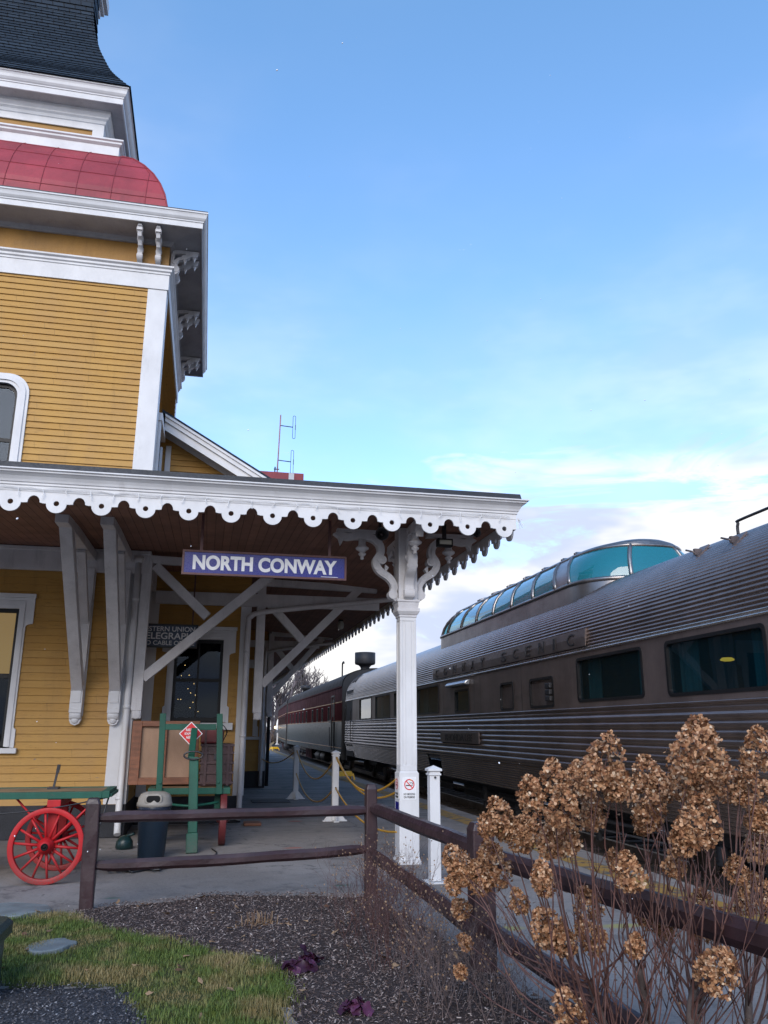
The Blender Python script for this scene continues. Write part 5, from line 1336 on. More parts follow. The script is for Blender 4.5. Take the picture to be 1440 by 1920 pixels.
# things loaded on it
CR = thing('wooden_crate', 'large framed crate with pale plywood panels leaning on the green baggage truck', 'crate', (-.55, 13.1, .80))
mb = MB(); mb.box(-1.0, -.10, 13.0, 13.75, .82, 1.68); mb.build('panel', 'crate_ply', CR)
mb = MB(); y0, y1 = 12.93, 12.999
mb.box(-1.04, -.90, y0, y1, .80, 1.71); mb.box(-.18, -.06, y0, y1, .80, 1.71); mb.box(-.90, -.18, y0, y1, .80, .90); mb.box(-.90, -.18, y0, y1, 1.63, 1.71); mb.box(-.60, -.53, y0 + .01, y1, .90, 1.63); mb.box(-1.04, -1.001, 13.0, 13.75, .80, .92); mb.box(-1.04, -1.001, 13.0, 13.75, 1.6, 1.71); mb.build('frame', 'crate_wood', CR, bevel=.006)
TK = thing('travel_trunk', 'old dark brown ribbed trunk stacked on the right of the baggage truck', 'trunk', (.2, 13, .80))
mb = MB(); mb.box(-.02, .45, 12.75, 13.5, .785, 1.38); mb.build('body', 'trunk_brown', TK, bevel=.02)
mb = MB()
for z in (.83, .97, 1.11, 1.25, 1.36): mb.box(-.035, .465, 12.73, 13.51, z - .016, z + .016)
for x in (.05, .38): mb.box(x - .02, x + .02, 12.725, 12.7295, .79, 1.375)
mb.build('slat', 'trunk_brown', TK, bevel=.004)
mb = MB(); mb.box(.17, .26, 12.715, 12.729, 1.16, 1.24); mb.build('latch', 'iron', TK)
CS = thing('suitcase', 'dark red suitcase with straps lying on top of the brown trunk', 'suitcase', (.12, 13, 1.40))
mb = MB(); mb.box(-.04, .30, 12.8, 13.35, 1.382, 1.60); mb.build('body', 'wagon_dark_red', CS, bevel=.03)
mb = MB(); mb.box(.02, .05, 12.785, 13.36, 1.379, 1.605); mb.box(.2, .23, 12.785, 13.36, 1.379, 1.605); mb.build('strap', 'trunk_brown', CS)
mb = MB(); mb.tube(catmull([(.30, 12.78, 1.44), (.34, 12.72, 1.56), (.26, 12.7, 1.66), (.20, 12.75, 1.62)], 5), .008, 6); mb.build('handle', 'iron', CS)
EX = thing('express_sign', 'small red diamond sign with white lettering fixed to the green baggage truck', 'sign', (-.18, 12.28, 1.38))
mb = MB(); mb.prism([(-.165, 0), (0, -.165), (.165, 0), (0, .165)], lambda a, b, d: (-.178 + a, 12.29 - d, 1.53 + b), 0, .008); mb.build('border', 'sign_white', EX)
mb = MB(); mb.prism([(-.150, 0), (0, -.150), (.150, 0), (0, .150)], lambda a, b, d: (-.178 + a, 12.2815 - d, 1.53 + b), 0, .002); mb.build('panel', 'sign_red', EX)
for body, dz_, w, h in (('RAILWAY', .052, .14, .038), ('EXPRESS', 0, .17, .030), ('AGENCY', -.05, .13, .038)):
    mb = MB(); mb.text(body, lambda a, b, d, dz_=dz_: (-.178 + a, 12.279 - d, 1.53 + dz_ + b), w, h, 0, .002, .03); mb.build('lettering', 'sign_white', EX)
# litter bin
BN = thing('litter_bin', 'dark blue litter bin with a beige domed lid in front of the baggage truck', 'litter bin', (-.565, 11.4, 0))
mb = MB(); c = (-.565, 11.4, 0)
mb.lathe(c, [(.155, 0), (.165, .02), (.20, .60), (.205, .62)], 28); mb.build('body', 'bin_blue', BN)
mb = MB(); mb.lathe(c, [(.206, .53), (.212, .56), (.208, .60), (.216, .63), (.206, .645)], 28); mb.build('liner', 'bag_black', BN)
mb = MB(); mb.lathe(c, [(.21, .635), (.222, .64), (.222, .675), (.212, .69), (.205, .74), (.18, .785), (.12, .81), (.001, .815)], 32); mb.build('lid', 'bin_lid', BN)
mb = MB(); mb.prism(rrect(-.12, .10, .672, .795, .05), lambda a, b, d: (-.565 + a, 11.36 - d, b), 0, .165); mb.build('hood', 'bin_lid', BN, bevel=.012)
mb = MB(); mb.prism(rrect(-.095, .075, .693, .775, .035), lambda a, b, d: (-.565 + a, 11.196 - d, b), 0, .004); mb.build('opening', 'black', BN)
# power cable heap by the fence
mb = MB(); r = random.Random(8)
for k in range(5):
    pts = [(-1.0 + .6 * i / 8 + r.gauss(0, .02), 10.45 + .08 * sin(i * 1.1 + k) + r.gauss(0, .025), .014 + .010 * k) for i in range(9)]; mb.tube(catmull(pts, 4), .011, 6)
mb.tube(catmull([(-.45, 10.45, .015), (.0, 10.9, .012), (.25, 11.6, .012), (.2, 12.1, .012)], 6), .009, 6)
tag(mb.build('power_cable', 'cable'), 'loose black cables lying on the asphalt behind the rail fence', 'cable')
mb = MB(); mb.lathe((-.98, 12.4, .0), [(.11, 0), (.12, .03), (.11, .10), (.07, .16), (.01, .18)], 20); mb.tube([(-.98, 12.4, .16), (-.85, 12.35, .20)], .02, 6); tag(mb.build('watering_can', 'box_green'), 'small dark can on the ground between wall corner and litter bin', 'can')
# ---------------- split rail fence
FN = thing('rail_fence', 'dark brown split rail fence turning the corner between garden bed and asphalt', 'fence', (1.68, 8.43, 0))
def fpost(x, y, h, w, seed, lean=0):
    r = random.Random(seed); mb = MB(); k = 10
    n = 7; rings = []
    for i in range(n + 1):
        z = -.02 + (h + .02) * i / n; ww = w * (1 + .03 * r.uniform(-1, 1)); 
        if i == n: ww *= .72
        if i == n - 1: z = h - .05
        rings.append([(x + lean * z + sx * ww / 2 + r.gauss(0, .002), y + sy * ww / 2 + r.gauss(0, .002), z) for sx, sy in ((-1, -1), (1, -1), (1, 1), (-1, 1))])
    vs = [p for q in rings for p in q]
    fs = [(i * 4 + j, i * 4 + (j + 1) % 4, i * 4 + 4 + (j + 1) % 4, i * 4 + 4 + j) for i in range(n) for j in range(4)] + [(n * 4, n * 4 + 1, n * 4 + 2, n * 4 + 3)]
    mb.add(vs, fs); mb.build('post', 'rail_brown', FN, bevel=.012)
def frail(p, q, h, w, seed, sag=0):
    r = random.Random(seed); p, q = V(p), V(q); d = (q - p).normalized(); sd = d.cross(V((0, 0, 1))).normalized(); up = sd.cross(d); n = 26; mb = MB(); k = 8; vs = []
    off = [r.uniform(.88, 1.08) for _ in range(k)]
    for i in range(n + 1):
        f = i / n; e = .62 if i in (0, n) else (.85 if i in (1, n - 1) else 1)
        c = p.lerp(q, f) + up * (sag * sin(pi * f) + .010 * mnoise.noise(V((f * 4, seed, 0)))) + sd * .012 * mnoise.noise(V((f * 3, seed, 4)))
        for j in range(k):
            a = 2 * pi * (j + .5) / k; m = off[j] * (1 + .10 * mnoise.noise(V((f * 7, j * 3.1, seed)))) * e
            vs.append(c + sd * cos(a) * w / 2 * m * 1.08 + up * sin(a) * h / 2 * m * 1.08)
    mb.add(vs, [(i * k + j, i * k + (j + 1) % k, (i + 1) * k + (j + 1) % k, (i + 1) * k + j) for i in range(n) for j in range(k)] + [tuple(range(k)), tuple(n * k + j for j in range(k))], False)
    mb.build('rail', 'rail_brown', FN)
fpost(-.945, 8.35, .975, .125, 1, -.02); fpost(1.685, 8.43, 1.065, .115, 2); fpost(1.955, 5.83, .965, .155, 3); fpost(2.24, 2.75, .96, .15, 4)
frail((-.93, 8.36, .795), (1.68, 8.42, .815), .10, .085, 5, .0); frail((-.93, 8.36, .385), (1.68, 8.42, .455), .10, .085, 6, -.02)
frail((1.69, 8.40, .835), (1.95, 5.86, .785), .125, .10, 7); frail((1.69, 8.40, .430), (1.95, 5.86, .25), .12, .10, 8)
frail((1.96, 5.80, .755), (2.23, 2.80, .815), .12, .10, 9); frail((1.96, 5.80, .30), (2.23, 2.80, .16), .12, .10, 10)
# ---------------- white barrier posts with yellow chains
def barrier(x, y, label, h=1.20, cross=True, plate=False):
    t = thing('barrier_post', label, 'bollard', (x, y, 0), 'white barrier posts along the platform')
    w = .058; mb = MB(); mb.box(x - w, x + w, y - w, y + w, .02, h - .10); mb.build('shaft', 'white_paint', t, bevel=.006)
    mb = MB(); z = h - .10; mb.box(x - w - .012, x + w + .012, y - w - .012, y + w + .012, z, z + .02); mb.box(x - w - .002, x + w + .002, y - w - .002, y + w + .002, z + .02, z + .045); mb.box(x - w - .02, x + w + .02, y - w - .02, y + w + .02, z + .045, z + .07)
    mb.add([(x + a * (w + .018), y + b * (w + .018), z + .07) for a, b in ((-1, -1), (1, -1), (1, 1), (-1, 1))] + [(x, y, z + .105)], ((0, 1, 4), (1, 2, 4), (2, 3, 4), (3, 0, 4))); mb.build('cap', 'white_paint', t, bevel=.003)
    mb = MB()
    if plate: mb.box(x - .13, x + .13, y - .13, y + .13, .004, .016)
    else:
        mb.box(x - .22, x + .22, y - .05, y + .05, .004, .022); mb.box(x - .0495, x + .0495, y - .22, y + .22, .0042, .0225)
        for sx, sy in ((1, 0), (-1, 0), (0, 1), (0, -1)):
            a = V((x + sx * w, y + sy * w, 0)); sd = V((-sy, sx, 0)) * .009; o = V((sx, sy, 0))
            tri = [a + V((0, 0, .022)), a + o * .14 + V((0, 0, .022)), a + o * .02 + V((0, 0, .17)), a + V((0, 0, .17))]
            mb.add([p - sd for p in tri] + [p + sd for p in tri], ((0, 1, 2, 3), (7, 6, 5, 4), (0, 4, 5, 1), (1, 5, 6, 2), (2, 6, 7, 3)))
    mb.build('base', 'white_paint', t)
    mb = MB()
    for z in (h - .12, .58): mb.tube([(x, y - w - .02, z), (x, y - w + .01, z)], .012, 6)
    mb.build('eye_bolt', 'iron', t); return t
barrier(2.385, 15.25, 'white barrier post standing nearest behind the fence corner, yellow chains on both sides', 1.22)
barrier(2.20, 20.1, 'white barrier post further down the platform with yellow chains and gusseted foot', 1.22)
barrier(2.535, 9.13, 'white square barrier post on a flat plate to the right of the canopy post', 1.205, plate=True)
barrier(7.55, 88, 'tiny white barrier post at the far end of the platform', 1.2)
barrier(8.3, 86, 'tiny white barrier post by the far hedge, right of the other far one', 1.2)
def chain(p, q, sag, label, n=64):
    p, q = V(p), V(q); mb = MB(); L = (q - p).length; n = int(L / .035); pts = []; rs = []
    for i in range(n + 1):
        f = i / n; pts.append(p.lerp(q, f) - V((0, 0, sag * 4 * f * (1 - f)))); rs.append(.0165 if i % 2 else .009)
    mb.tube(pts, rs, 6)
    return tag(mb.build('barrier_chain', 'yellow_chain'), label, 'chain', 'yellow barrier chains')
chain((2.385, 15.19, 1.10), (PX - .12, PY + .05, .99), .34, 'upper yellow chain from the near barrier post to the left face of the canopy post')
chain((2.40, 15.18, 1.10), (PX + .02, PY - .135, .985), .42, 'deeper hanging yellow chain ending on the front of the canopy post by the notice')
chain((2.385, 15.19, .57), (PX - .12, PY + .02, .36), .20, 'lower yellow chain from the near barrier post to the foot of the canopy post')
chain((2.20, 20.04, 1.10), (2.385, 15.31, 1.10), .50, 'upper yellow chain between the two barrier posts')
chain((2.20, 20.04, .58), (2.385, 15.31, .58), .42, 'lower yellow chain between the two barrier posts')
chain((1.62, 24.0, .80), (2.18, 20.15, 1.10), .20, 'yellow chain from the far station corner to the far barrier post')
# yellow step stools
def stool(x, y, rz, label):
    t = thing('step_stool', label, 'step stool', (x, y, 0)); R_ = Matrix.Rotation(rz, 3, 'Z'); P = lambda a, b, c: V((x, y, 0)) + R_ @ V((a, b, c))
    mb = MB()
    top = [P(a, b, .27) for a, b in ((-.22, -.14), (.22, -.14), (.22, .14), (-.22, .14))]; bot = [P(a * 1.25, b * 1.45, .12) for a, b in ((-.22, -.14), (.22, -.14), (.22, .14), (-.22, .14))]
    mb.add(top + bot, ((3, 2, 1, 0), (0, 1, 5, 4), (1, 2, 6, 5), (2, 3, 7, 6), (3, 0, 4, 7))); mb.build('step_top', 'stool_yellow', t)
    for a, b in ((-1, -1), (1, -1), (1, 1), (-1, 1)):
        mb = MB(); mb.bar(P(a * .25, b * .18, .20), P(a * .30, b * .235, .0), .05, .05, (0, 1, 0)); mb.build('leg', 'stool_yellow', t)
stool(4.55, 27.3, .1, 'yellow step stool on the platform edge beside the dome car end')
stool(5.35, 64.5, .4, 'yellow step stool far down the platform by the last coach')
# mats and grate
mb = MB(); mb.box(1.15, 2.0, 19.2, 20.0, .004, .016); tag(mb.build('door_mat', 'rubber_mat', bevel=.004), 'ribbed dark mat on the platform by the first far barrier post', 'mat')
mb = MB(); mb.box(.76, 1.05, 14.75, 15.1, .004, .05); tag(mb.build('splash_block', 'crate_wood', bevel=.01), 'brown block on the ground at the foot of the downspout', 'block')
# ---------------- green utility pedestal in the lawn
UB = thing('utility_pedestal', 'dark green utility box with a white tag at the edge of the gravel', 'utility box', (-1.32, 5.85, 0))
mb = MB(); mb.prism(rrect(-1.6, -1.082, 5.62, 6.1, .06), lambda a, b, d: (a, b, d), .0, .37); mb.build('body', 'box_green', UB)
mb = MB()
pr = rrect(-1.63, -1.045, 5.59, 6.13, .07); pr2 = rrect(-1.60, -1.075, 5.62, 6.10, .06); n = len(pr)
for za, zb, A_, B_ in ((.36, .425, pr, pr), (.425, .455, pr, pr2)): mb.add([(a, b, za) for a, b in A_] + [(a, b, zb) for a, b in B_], [(i, (i + 1) % n, n + (i + 1) % n, n + i) for i in range(n)])
mb.add([(a, b, .455) for a, b in pr2], [tuple(range(n))]); mb.add([(a, b, .36) for a, b in pr], [tuple(reversed(range(n)))]); mb.build('cap', 'box_green', UB)
mb = MB(); mb.box(-1.083, -1.05, 5.63, 5.67, .20, .30); mb.build('tag', 'light_plastic', UB, bevel=.006)
mb = MB(); mb.tube([(-1.075, 5.615, .18), (-1.06, 5.61, .24), (-1.075, 5.615, .33)], .006, 6); mb.build('strap', 'black', UB)

UB.location.x -= .08; UB.scale = (1, 1, .94)
# ================================================================== PLANTS
def petal_cluster(mb, c, rad, axis, r, dens=1.0):
    """dried panicle: hundreds of small papery florets on a cone shaped shell"""
    c = V(c); ax = V(axis).normalized(); u = ax.orthogonal().normalized(); w = ax.cross(u)
    n = int((200 + 5200 * rad * rad * 4.2) * dens)
    lumps = [(r.uniform(0, 6.28), r.uniform(-1, .8), r.uniform(.75, 1.18)) for _ in range(9)]
    for _ in range(n):
        h = r.uniform(-1, 1.25); a = r.uniform(0, 2 * pi)
        env = sqrt(max(0, 1 - ((h + .25) / (1.5 if h > -.25 else .8)) ** 2)) * (1 if h < 0 else 1 - .25 * h)
        m = 1
        for la, lh, lm in lumps:
            if abs((a - la + pi) % (2 * pi) - pi) < .7 and abs(h - lh) < .4: m *= lm
        q = env * rad * m * (r.uniform(.5, 1.0) ** .5 * .92 + max(0, r.gauss(-.02, .07)))
        p = c + ax * h * rad * .98 + (u * cos(a) + w * sin(a)) * q
        nrm = ((p - c) * 1.4 + ax * .02 + V((r.gauss(0, 1), r.gauss(0, 1), r.gauss(0, 1))) * rad * 1.3).normalized()
        t1 = nrm.orthogonal().normalized(); t1 = Matrix.Rotation(r.uniform(0, 6.28), 3, nrm) @ t1; t2 = nrm.cross(t1)
        s = r.uniform(.009, .0165) * (.8 + 2.4 * rad)
        for k in range(r.choice((2, 3, 4))):
            b = 2 * pi * k / 4 + r.uniform(-.3, .3); d = t1 * cos(b) + t2 * sin(b); e = nrm.cross(d); cu = r.uniform(-.15, .7)
            mb.add((p, p + d * s * .5 + e * s * .5 + nrm * s * .12, p + d * s * 1.05 + e * s * .32 + nrm * s * cu, p + d * s * 1.05 - e * s * .32 + nrm * s * cu * .8, p + d * s * .5 - e * s * .5 + nrm * s * .12), ((0, 1, 2), (0, 2, 3), (0, 3, 4)))
HEADS = [(1.47, 4.07, 1.19, 0.092), (1.35, 4.45, 0.93, 0.093), (1.55, 4.45, 0.91, 0.129), (1.33, 4.45, 0.81, 0.051), (1.34, 3.33, 1.35, 0.061), (1.44, 3.31, 1.42, 0.064), (1.63, 4.0, 1.17, 0.11), (1.56, 3.52, 1.17, 0.09), (1.63, 3.2, 1.5, 0.112), (1.65, 3.53, 1.39, 0.073), (1.78, 3.68, 1.24, 0.084), (1.44, 3.24, 1.3, 0.072), (2.05, 3.67, 1.26, 0.103), (2.19, 3.88, 1.4, 0.094), (2.05, 3.2, 1.53, 0.139), (2.03, 3.2, 1.25, 0.101), (2.51, 3.7, 1.36, 0.091), (2.31, 3.16, 1.53, 0.082), (2.76, 3.78, 1.26, 0.105), (2.58, 3.63, 1.4, 0.061), (1.78, 3.37, 1.03, 0.068), (1.29, 3.13, 1.07, 0.042), (1.54, 4.04, 0.8, 0.054), (1.56, 3.75, 0.75, 0.099), (1.83, 3.89, 0.8, 0.082), (1.76, 3.74, 0.7, 0.072), (2.19, 3.93, 0.76, 0.093), (2.05, 3.46, 1.04, 0.055), (2.38, 3.82, 0.78, 0.096), (2.38, 3.5, 1.0, 0.061), (2.77, 3.94, 0.82, 0.096), (2.78, 3.89, 1.04, 0.075), (2.04, 3.19, 0.69, 0.082), (1.53, 3.5, 0.49, 0.084), (1.5, 4.8, 0.45, 0.042), (1.47, 4.8, 0.3, 0.042), (1.79, 3.37, 0.75, 0.043), (1.55, 3.99, 1.11, 0.081), (1.79, 3.42, 1.39, 0.053), (2.2, 3.63, 1.36, 0.072)]
HY = thing('hydrangea_shrub', 'bare hydrangea shrub with dried brown flower heads in front of the fence', 'shrub', (1.95, 3.5, 0))
r = random.Random(21)
H0 = HEADS; HEADS = []
for x, y, z, q in H0:
    if q < .085: HEADS.append((x, y, z, q * .98))
    else:
        HEADS.append((x, y, z - q * .05, q * .88))
        for i in range(2):
            a = r.uniform(0, 6.28); HEADS.append((x + cos(a) * q * .8, y + sin(a) * q * .6, z - q * r.uniform(.4, .9), q * r.uniform(.42, .62)))
for _ in range(4):
    h = r.choice(HEADS[:32]); HEADS.append((h[0] + r.gauss(0, .12), h[1] + r.uniform(.0, .35), max(.45, h[2] - r.uniform(.05, .3)), r.uniform(.04, .075)))
trunks = []
mbT = MB()
for bx, by, tx, ty, tz in ((1.86, 3.62, 1.74, 3.72, .52), (1.96, 3.55, 1.92, 3.60, .60), (2.05, 3.42, 2.10, 3.40, .66), (2.16, 3.60, 2.30, 3.66, .55), (1.78, 3.44, 1.62, 3.52, .40), (2.24, 3.50, 2.46, 3.62, .50)):
    p = [V((bx, by, -.02)), V((bx + (tx - bx) * .3 + r.gauss(0, .02), by + (ty - by) * .35, tz * .35)), V((bx + (tx - bx) * .6 + r.gauss(0, .03), by + (ty - by) * .7 + r.gauss(0, .02), tz * .7)), V((tx, ty, tz))]
    q = catmull(p, 5); mbT.tube(q, [.026 - .012 * i / (len(q) - 1) for i in range(len(q))], 8); trunks.append([V(x) for x in q])
mbT.build('trunk', 'hyd_trunk', HY)
mbS = MB()
for hx, hy, hz, rad in HEADS:
    c = V((hx, hy, hz)); best = min(trunks, key=lambda q: (q[-1] - c).length * 1.0 + abs(q[-1].x - hx) * .8)
    k = r.randrange(int(len(best) * .45), len(best)); s = best[k] if hz > .55 else best[min(6, len(best) - 1)]
    d = c - s; mid1 = s + d * .3 + V((d.x * .22 + r.gauss(0, .03), d.y * .22 + r.gauss(0, .03), -abs(d.z) * .02 - .03)); mid2 = s + d * .7 + V((d.x * .06 + r.gauss(0, .025), r.gauss(0, .025), -.01))
    pts = catmull([s, mid1, mid2, c], 6); n = len(pts); mbS.tube(pts, [.0050 - .0028 * i / (n - 1) for i in range(n)], 6)
    ax = (c - mid2).normalized() + V((0, 0, .9 if hz > .9 else .35)) + V((r.gauss(0, .22), r.gauss(0, .22), 0))
    mb = MB(); petal_cluster(mb, c - ax.normalized() * rad * .18, rad * r.uniform(.9, 1.08), ax, r, r.uniform(.55, .95)); mb.build('flower_head', 'hyd_petal', HY)
for _ in range(90):                                                # bare side shoots
    q = r.choice(trunks); s = q[r.randrange(4, len(q))]; a = r.uniform(0, 6.28); L = r.uniform(.35, .95); lean = r.uniform(.15, .8)
    e = s + V((cos(a) * lean * L, sin(a) * lean * L * .8, L * sqrt(max(.1, 1 - lean * lean * .8)))); m = s.lerp(e, .5) + V((cos(a) * .05 * L, sin(a) * .05 * L, -.05 * L)) + V((r.gauss(0, .03), r.gauss(0, .03), 0))
    pts = catmull([s, m, e], 5); mbS.tube(pts, [.0034 - .0022 * i / (len(pts) - 1) for i in range(len(pts))], 5)
    for f in (.55, .8):
        b = V(pts[int(f * (len(pts) - 1))]); aa = r.uniform(0, 6.28); mbS.tube([b, b + V((cos(aa) * .05, sin(aa) * .05, .10)) * r.uniform(.6, 1.4)], [.003, .0015], 4)
mbS.build('stem', 'hyd_stem', HY)
mb = MB()
for _ in range(170):                                               # loose dry florets caught on the stems
    q = V((r.uniform(1.3, 2.7), r.uniform(3.2, 4.4), r.uniform(.3, 1.25))); a = r.uniform(0, 6.28); s = r.uniform(.008, .018); d = V((cos(a), sin(a), r.uniform(-.5, .5))) * s; e = V((-sin(a), cos(a), r.uniform(-.6, .6))) * s * .6
    mb.add((q - d, q + e, q + d + V((0, 0, s * .3)), q - e), ((0, 1, 2), (0, 2, 3)))
mb.build('dry_floret', 'dry_leaf', HY)['kind'] = 'stuff'
def twig_shrub(name, label, spots, h, seed, mat, n, base):
    r = random.Random(seed); mb = MB(); lf = MB()
    def grow(p, d, L, rad, dep):
        e = p + d * L; m = p + d * L * .5 + V((r.gauss(0, .06), r.gauss(0, .06), r.gauss(0, .03))) * L
        mb.tube([p, m, e], [rad, rad * .8, rad * .55], 4, False)
        if dep == 0:
            if r.random() < .25: q = e; s = .006; lf.add((q, q + V((s, 0, s)), q + V((0, s, 2 * s)), q + V((-s, 0, s))), ((0, 1, 2, 3),))
            return
        for _ in range(r.choice((2, 3))):
            f = r.uniform(.45, 1); b = p.lerp(e, f) if f > .5 else m
            dd = (d + V((r.gauss(0, .45), r.gauss(0, .45), r.gauss(.05, .3)))).normalized(); grow(b, dd, L * r.uniform(.4, .7), rad * .6, dep - 1)
    for i in range(n):
        x, y = r.choice(spots); a = r.uniform(0, 6.28); p = V((x + r.gauss(0, .10), y + r.gauss(0, .12), .015)); d = V((cos(a) * r.uniform(.05, .55), sin(a) * r.uniform(.05, .5), 1)).normalized()
        grow(p, d, h * r.uniform(.35, .65), r.uniform(.0018, .0030), 3)
    t = thing(name, label, 'shrub', base)
    mb.build('twig', mat, t); lf.build('bud', 'dry_leaf', t)['kind'] = 'stuff'
twig_shrub('bare_shrub', 'leafless tangle of thin reddish twigs against the lower fence rail', [(1.42, 6.6), (1.5, 7.2), (1.3, 6.0), (1.55, 6.2), (1.25, 6.9)], .75, 31, 'twig', 105, (1.4, 6.6, 0))
twig_shrub('bare_shrub', 'grey leafless twigs at the foot of the hydrangea by the second fence post', [(1.5, 5.4), (1.62, 5.0), (1.4, 5.1), (1.72, 4.7)], .62, 32, 'twig_grey', 75, (1.55, 5.1, 0))
def heuchera(x, y, k, label, seed):
    r = random.Random(seed); mb = MB()
    for i in range(int(34 * k)):
        a = r.uniform(0, 6.28); d = r.uniform(.0, .16) * k; lift = r.uniform(.04, .14) * k; c = V((x + cos(a) * d, y + sin(a) * d, .03 + lift * (1.2 - d / (.2 * k)))); s = r.uniform(.030, .055) * k ** .5
        n = (V((cos(a) * .6, sin(a) * .6, 1)) + V((r.gauss(0, .35), r.gauss(0, .35), 0))).normalized(); t1 = n.orthogonal().normalized(); t2 = n.cross(t1); m = 16
        rim = [c + (t1 * cos(2 * pi * j / m) + t2 * sin(2 * pi * j / m)) * s * (1 + .16 * sin(5 * 2 * pi * j / m + a)) + n * s * (.22 * sin(3 * 2 * pi * j / m + i)) for j in range(m)]
        mb.add([c - n * s * .15] + rim, [(0, j + 1, (j + 1) % m + 1) for j in range(m)], True)
    return tag(mb.build('heuchera_plant', 'heuchera_leaf'), label, 'plant')
heuchera(.755, 6.02, .85, 'clump of dark purple round leaves in the mulch at the end of the lawn', 1)
heuchera(.94, 5.10, .58, 'small purple leaved plant in the mulch nearest the viewer', 2)
r = random.Random(9); mb = MB()
for _ in range(34):
    x, y = .53 + r.gauss(0, .09), 7.35 + r.gauss(0, .06); a = r.uniform(0, 6.28); mb.tube([(x, y, .02), (x + .015 * cos(a), y + .015 * sin(a), r.uniform(.06, .15))], [.004, .0028], 5)
for _ in range(40):
    x, y = .53 + r.gauss(0, .12), 7.35 + r.gauss(0, .08); a = r.uniform(0, 6.28); mb.add([(x, y, .05), (x + .05 * cos(a), y + .05 * sin(a), .045), (x + .045 * cos(a + .2), y + .045 * sin(a + .2), .055)], ((0, 1, 2),))
tag(mb.build('cut_stubble', 'dry_leaf'), 'pale cut stalks of a perennial sticking up from the mulch', 'plant stubble')
# ---------------- background trees, hedge and lamps
def bare_tree(x, y, h, seed, label):
    r = random.Random(seed); T = MB(); Cn = MB()
    def grow(p, d, L, rad, dep, m):
        k = 3; pts = [p]; dd = d
        for i in range(k): dd = (dd + V((r.gauss(0, .12), r.gauss(0, .12), .05))).normalized(); pts.append(pts[-1] + dd * L / k)
        m.tube(pts, [rad * (1 - .4 * i / k) for i in range(k + 1)], 5 if dep > 1 else 3, False)
        if dep == 0: return
        for i in range(r.choice((3, 4)) if dep > 1 else 4):
            b = pts[r.randrange(1, k + 1)]; nd_ = (dd + V((r.gauss(0, .55), r.gauss(0, .55), r.uniform(-.05, .5)))).normalized(); grow(b, nd_, L * r.uniform(.5, .75), rad * .62, dep - 1, Cn)
    grow(V((x, y, -.3)), V((0, 0, 1)), h * .42, h * .024, 5, T)
    t = thing('bare_tree', label, 'tree', (x, y, -.3), 'bare winter trees beyond the platform')
    T.build('trunk', 'tree_bark', t); Cn.build('crown', 'tree_bark', t)
for i, (x, y, h, lb) in enumerate(((8.3, 108, 9.5, 'leafless tree farthest left, close to the station wall'), (9.3, 114, 11.5, 'leafless tree second from the station wall'), (10.4, 108, 12.0, 'tallest leafless tree above the far coach'), (11.4, 116, 11.0, 'leafless tree just left of the evergreen'), (10.0, 126, 13.5, 'leafless tree standing behind the tallest one'), (13.6, 114, 10.0, 'leafless tree right of the evergreen behind the coach roof'), (8.9, 122, 12.0, 'leafless tree behind the two nearest the station wall'), (12.2, 124, 12.5, 'leafless tree standing behind the evergreen'))): bare_tree(x, y, h, 50 + i, lb)
def evergreen(x, y, h, seed):
    r = random.Random(seed); t = thing('evergreen_tree', 'dark pine top showing between the bare trees above the coach', 'tree', (x, y, -.3))
    mb = MB(); mb.tube([(x, y, -.3), (x, y, h * .5), (x + .1, y, h)], [.2, .14, .03], 7); mb.build('trunk', 'tree_bark', t); mb = MB()
    for _ in range(2600):
        z = r.uniform(.25, 1) ** .9 * h; rr = (1 - z / h) * h * .22 + .25; a = r.uniform(0, 6.28); q = rr * sqrt(r.random()) * (.75 + .35 * sin(a * 5 + z * 3)); p = V((x + cos(a) * q, y + sin(a) * q, z - q * .15)); d = V((cos(a), sin(a), r.uniform(-.3, .4))) * r.uniform(.12, .3); e = V((r.gauss(0, 1), r.gauss(0, 1), r.gauss(0, 1))).normalized() * .07
        mb.add((p - e, p + e, p + d), ((0, 1, 2),))
    mb.build('crown', 'evergreen_leaf', t)
evergreen(12.4, 110, 10.0, 3)
r = random.Random(77); mb = MB()
for _ in range(9000):
    f = r.random(); x = 4 + f * 10; y = 112 + r.gauss(0, 1.2); z = abs(r.gauss(0, .9)) * (1 + .4 * mnoise.noise(V((x * .9, 0, 0)))) - .2; a = r.uniform(0, 6.28); s = r.uniform(.05, .16); d = V((cos(a), sin(a), r.uniform(-1, 1))) * s; e = V((-sin(a), cos(a), r.uniform(-1, 1))) * s * .5
    mb.add((V((x, y, z)) - d, V((x, y, z)) + e, V((x, y, z)) + d), ((0, 1, 2),))
tag(mb.build('brushwood', 'dry_leaf'), 'tangled brown undergrowth along the end of the yard', 'brushwood', kind='stuff')
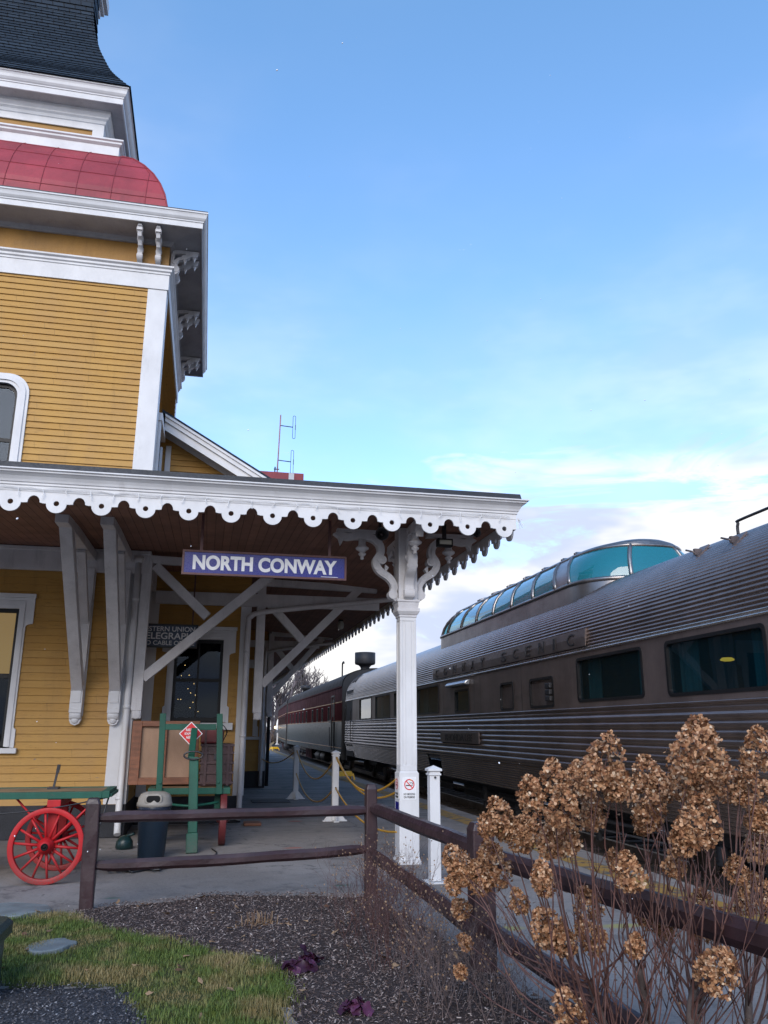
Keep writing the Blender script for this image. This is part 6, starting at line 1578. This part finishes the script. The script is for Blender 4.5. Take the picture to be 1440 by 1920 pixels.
for x, y, lb in ((7.42, 100, 'far lit street lamp nearer the station wall'), (8.3, 100, 'far lit street lamp nearer the coaches')):
    t = thing('street_lamp', lb, 'street lamp', (x, y, -.3), 'lit lamps at the far end of the platform')
    mb = MB(); mb.tube([(x, y, -.3), (x, y, 1.65)], .06, 8); mb.build('pole', 'train_dark', t)
    mb = MB(); mb.lathe((x, y, 1.62), [(.06, 0), (.10, .06), (.12, .16), (.08, .26), (.02, .28)], 12); mb.build('lantern', 'warm_bulb', t)
# ---------------- Christmas tree inside the station window
XT = thing('christmas_tree', 'small Christmas tree with warm lights behind the station window', 'christmas tree', (-.36, 15.85, 1.69))
r = random.Random(6); mb = MB()
for _ in range(1500):
    z = 1.70 + r.random() ** 1.3 * 1.25; q = (2.98 - z) * .24 * sqrt(r.random()); a = r.uniform(0, 6.28); p = V((-.36 + cos(a) * q, 15.72 + sin(a) * q * .6, z)); d = V((cos(a), sin(a), r.uniform(-.6, .3))) * .06; e = V((r.gauss(0, 1), r.gauss(0, 1), r.gauss(0, 1))).normalized() * .012
    mb.add((p - e, p + e, p + d), ((0, 1, 2),))
mb.build('foliage', 'evergreen_leaf', XT); mb = MB()
for _ in range(14):
    z = r.uniform(1.75, 2.85); q = (3.0 - z) * .24; a = r.uniform(3.3, 6.1); mb.lathe((-.36 + cos(a) * q, 15.72 + sin(a) * q * .6, z), [(.001, -.006), (.006, 0), (.001, .006)], 6)
mb.build('light_bulb', 'warm_bulb', XT)['kind'] = 'stuff'
# ---------------- light snow in the air
r = random.Random(99); mb = MB()
camM = cam.matrix_world
for _ in range(110):
    d = r.uniform(1.2, 15) ; a = r.uniform(-.46, .46); b = r.uniform(-.60, .60)
    az = radians(12.1) + a; p = V((sin(az) * d, cos(az) * d, 1.6 + d * math.tan(radians(15) + b)))
    if p.z < .05 or p.y > 9.0 and p.x < 0: continue
    s = r.uniform(.0016, .0034) * (.6 + d * .09)
    mb.lathe(p, [(.001, -s), (s * .8, -s * .4), (s * .9, s * .3), (.001, s)], 5, (r.gauss(0, 1), r.gauss(0, 1), 1.2))
tag(mb.build('snowflakes', 'snow'), 'scattered fine snowflakes drifting in the air', 'snow', kind='stuff')
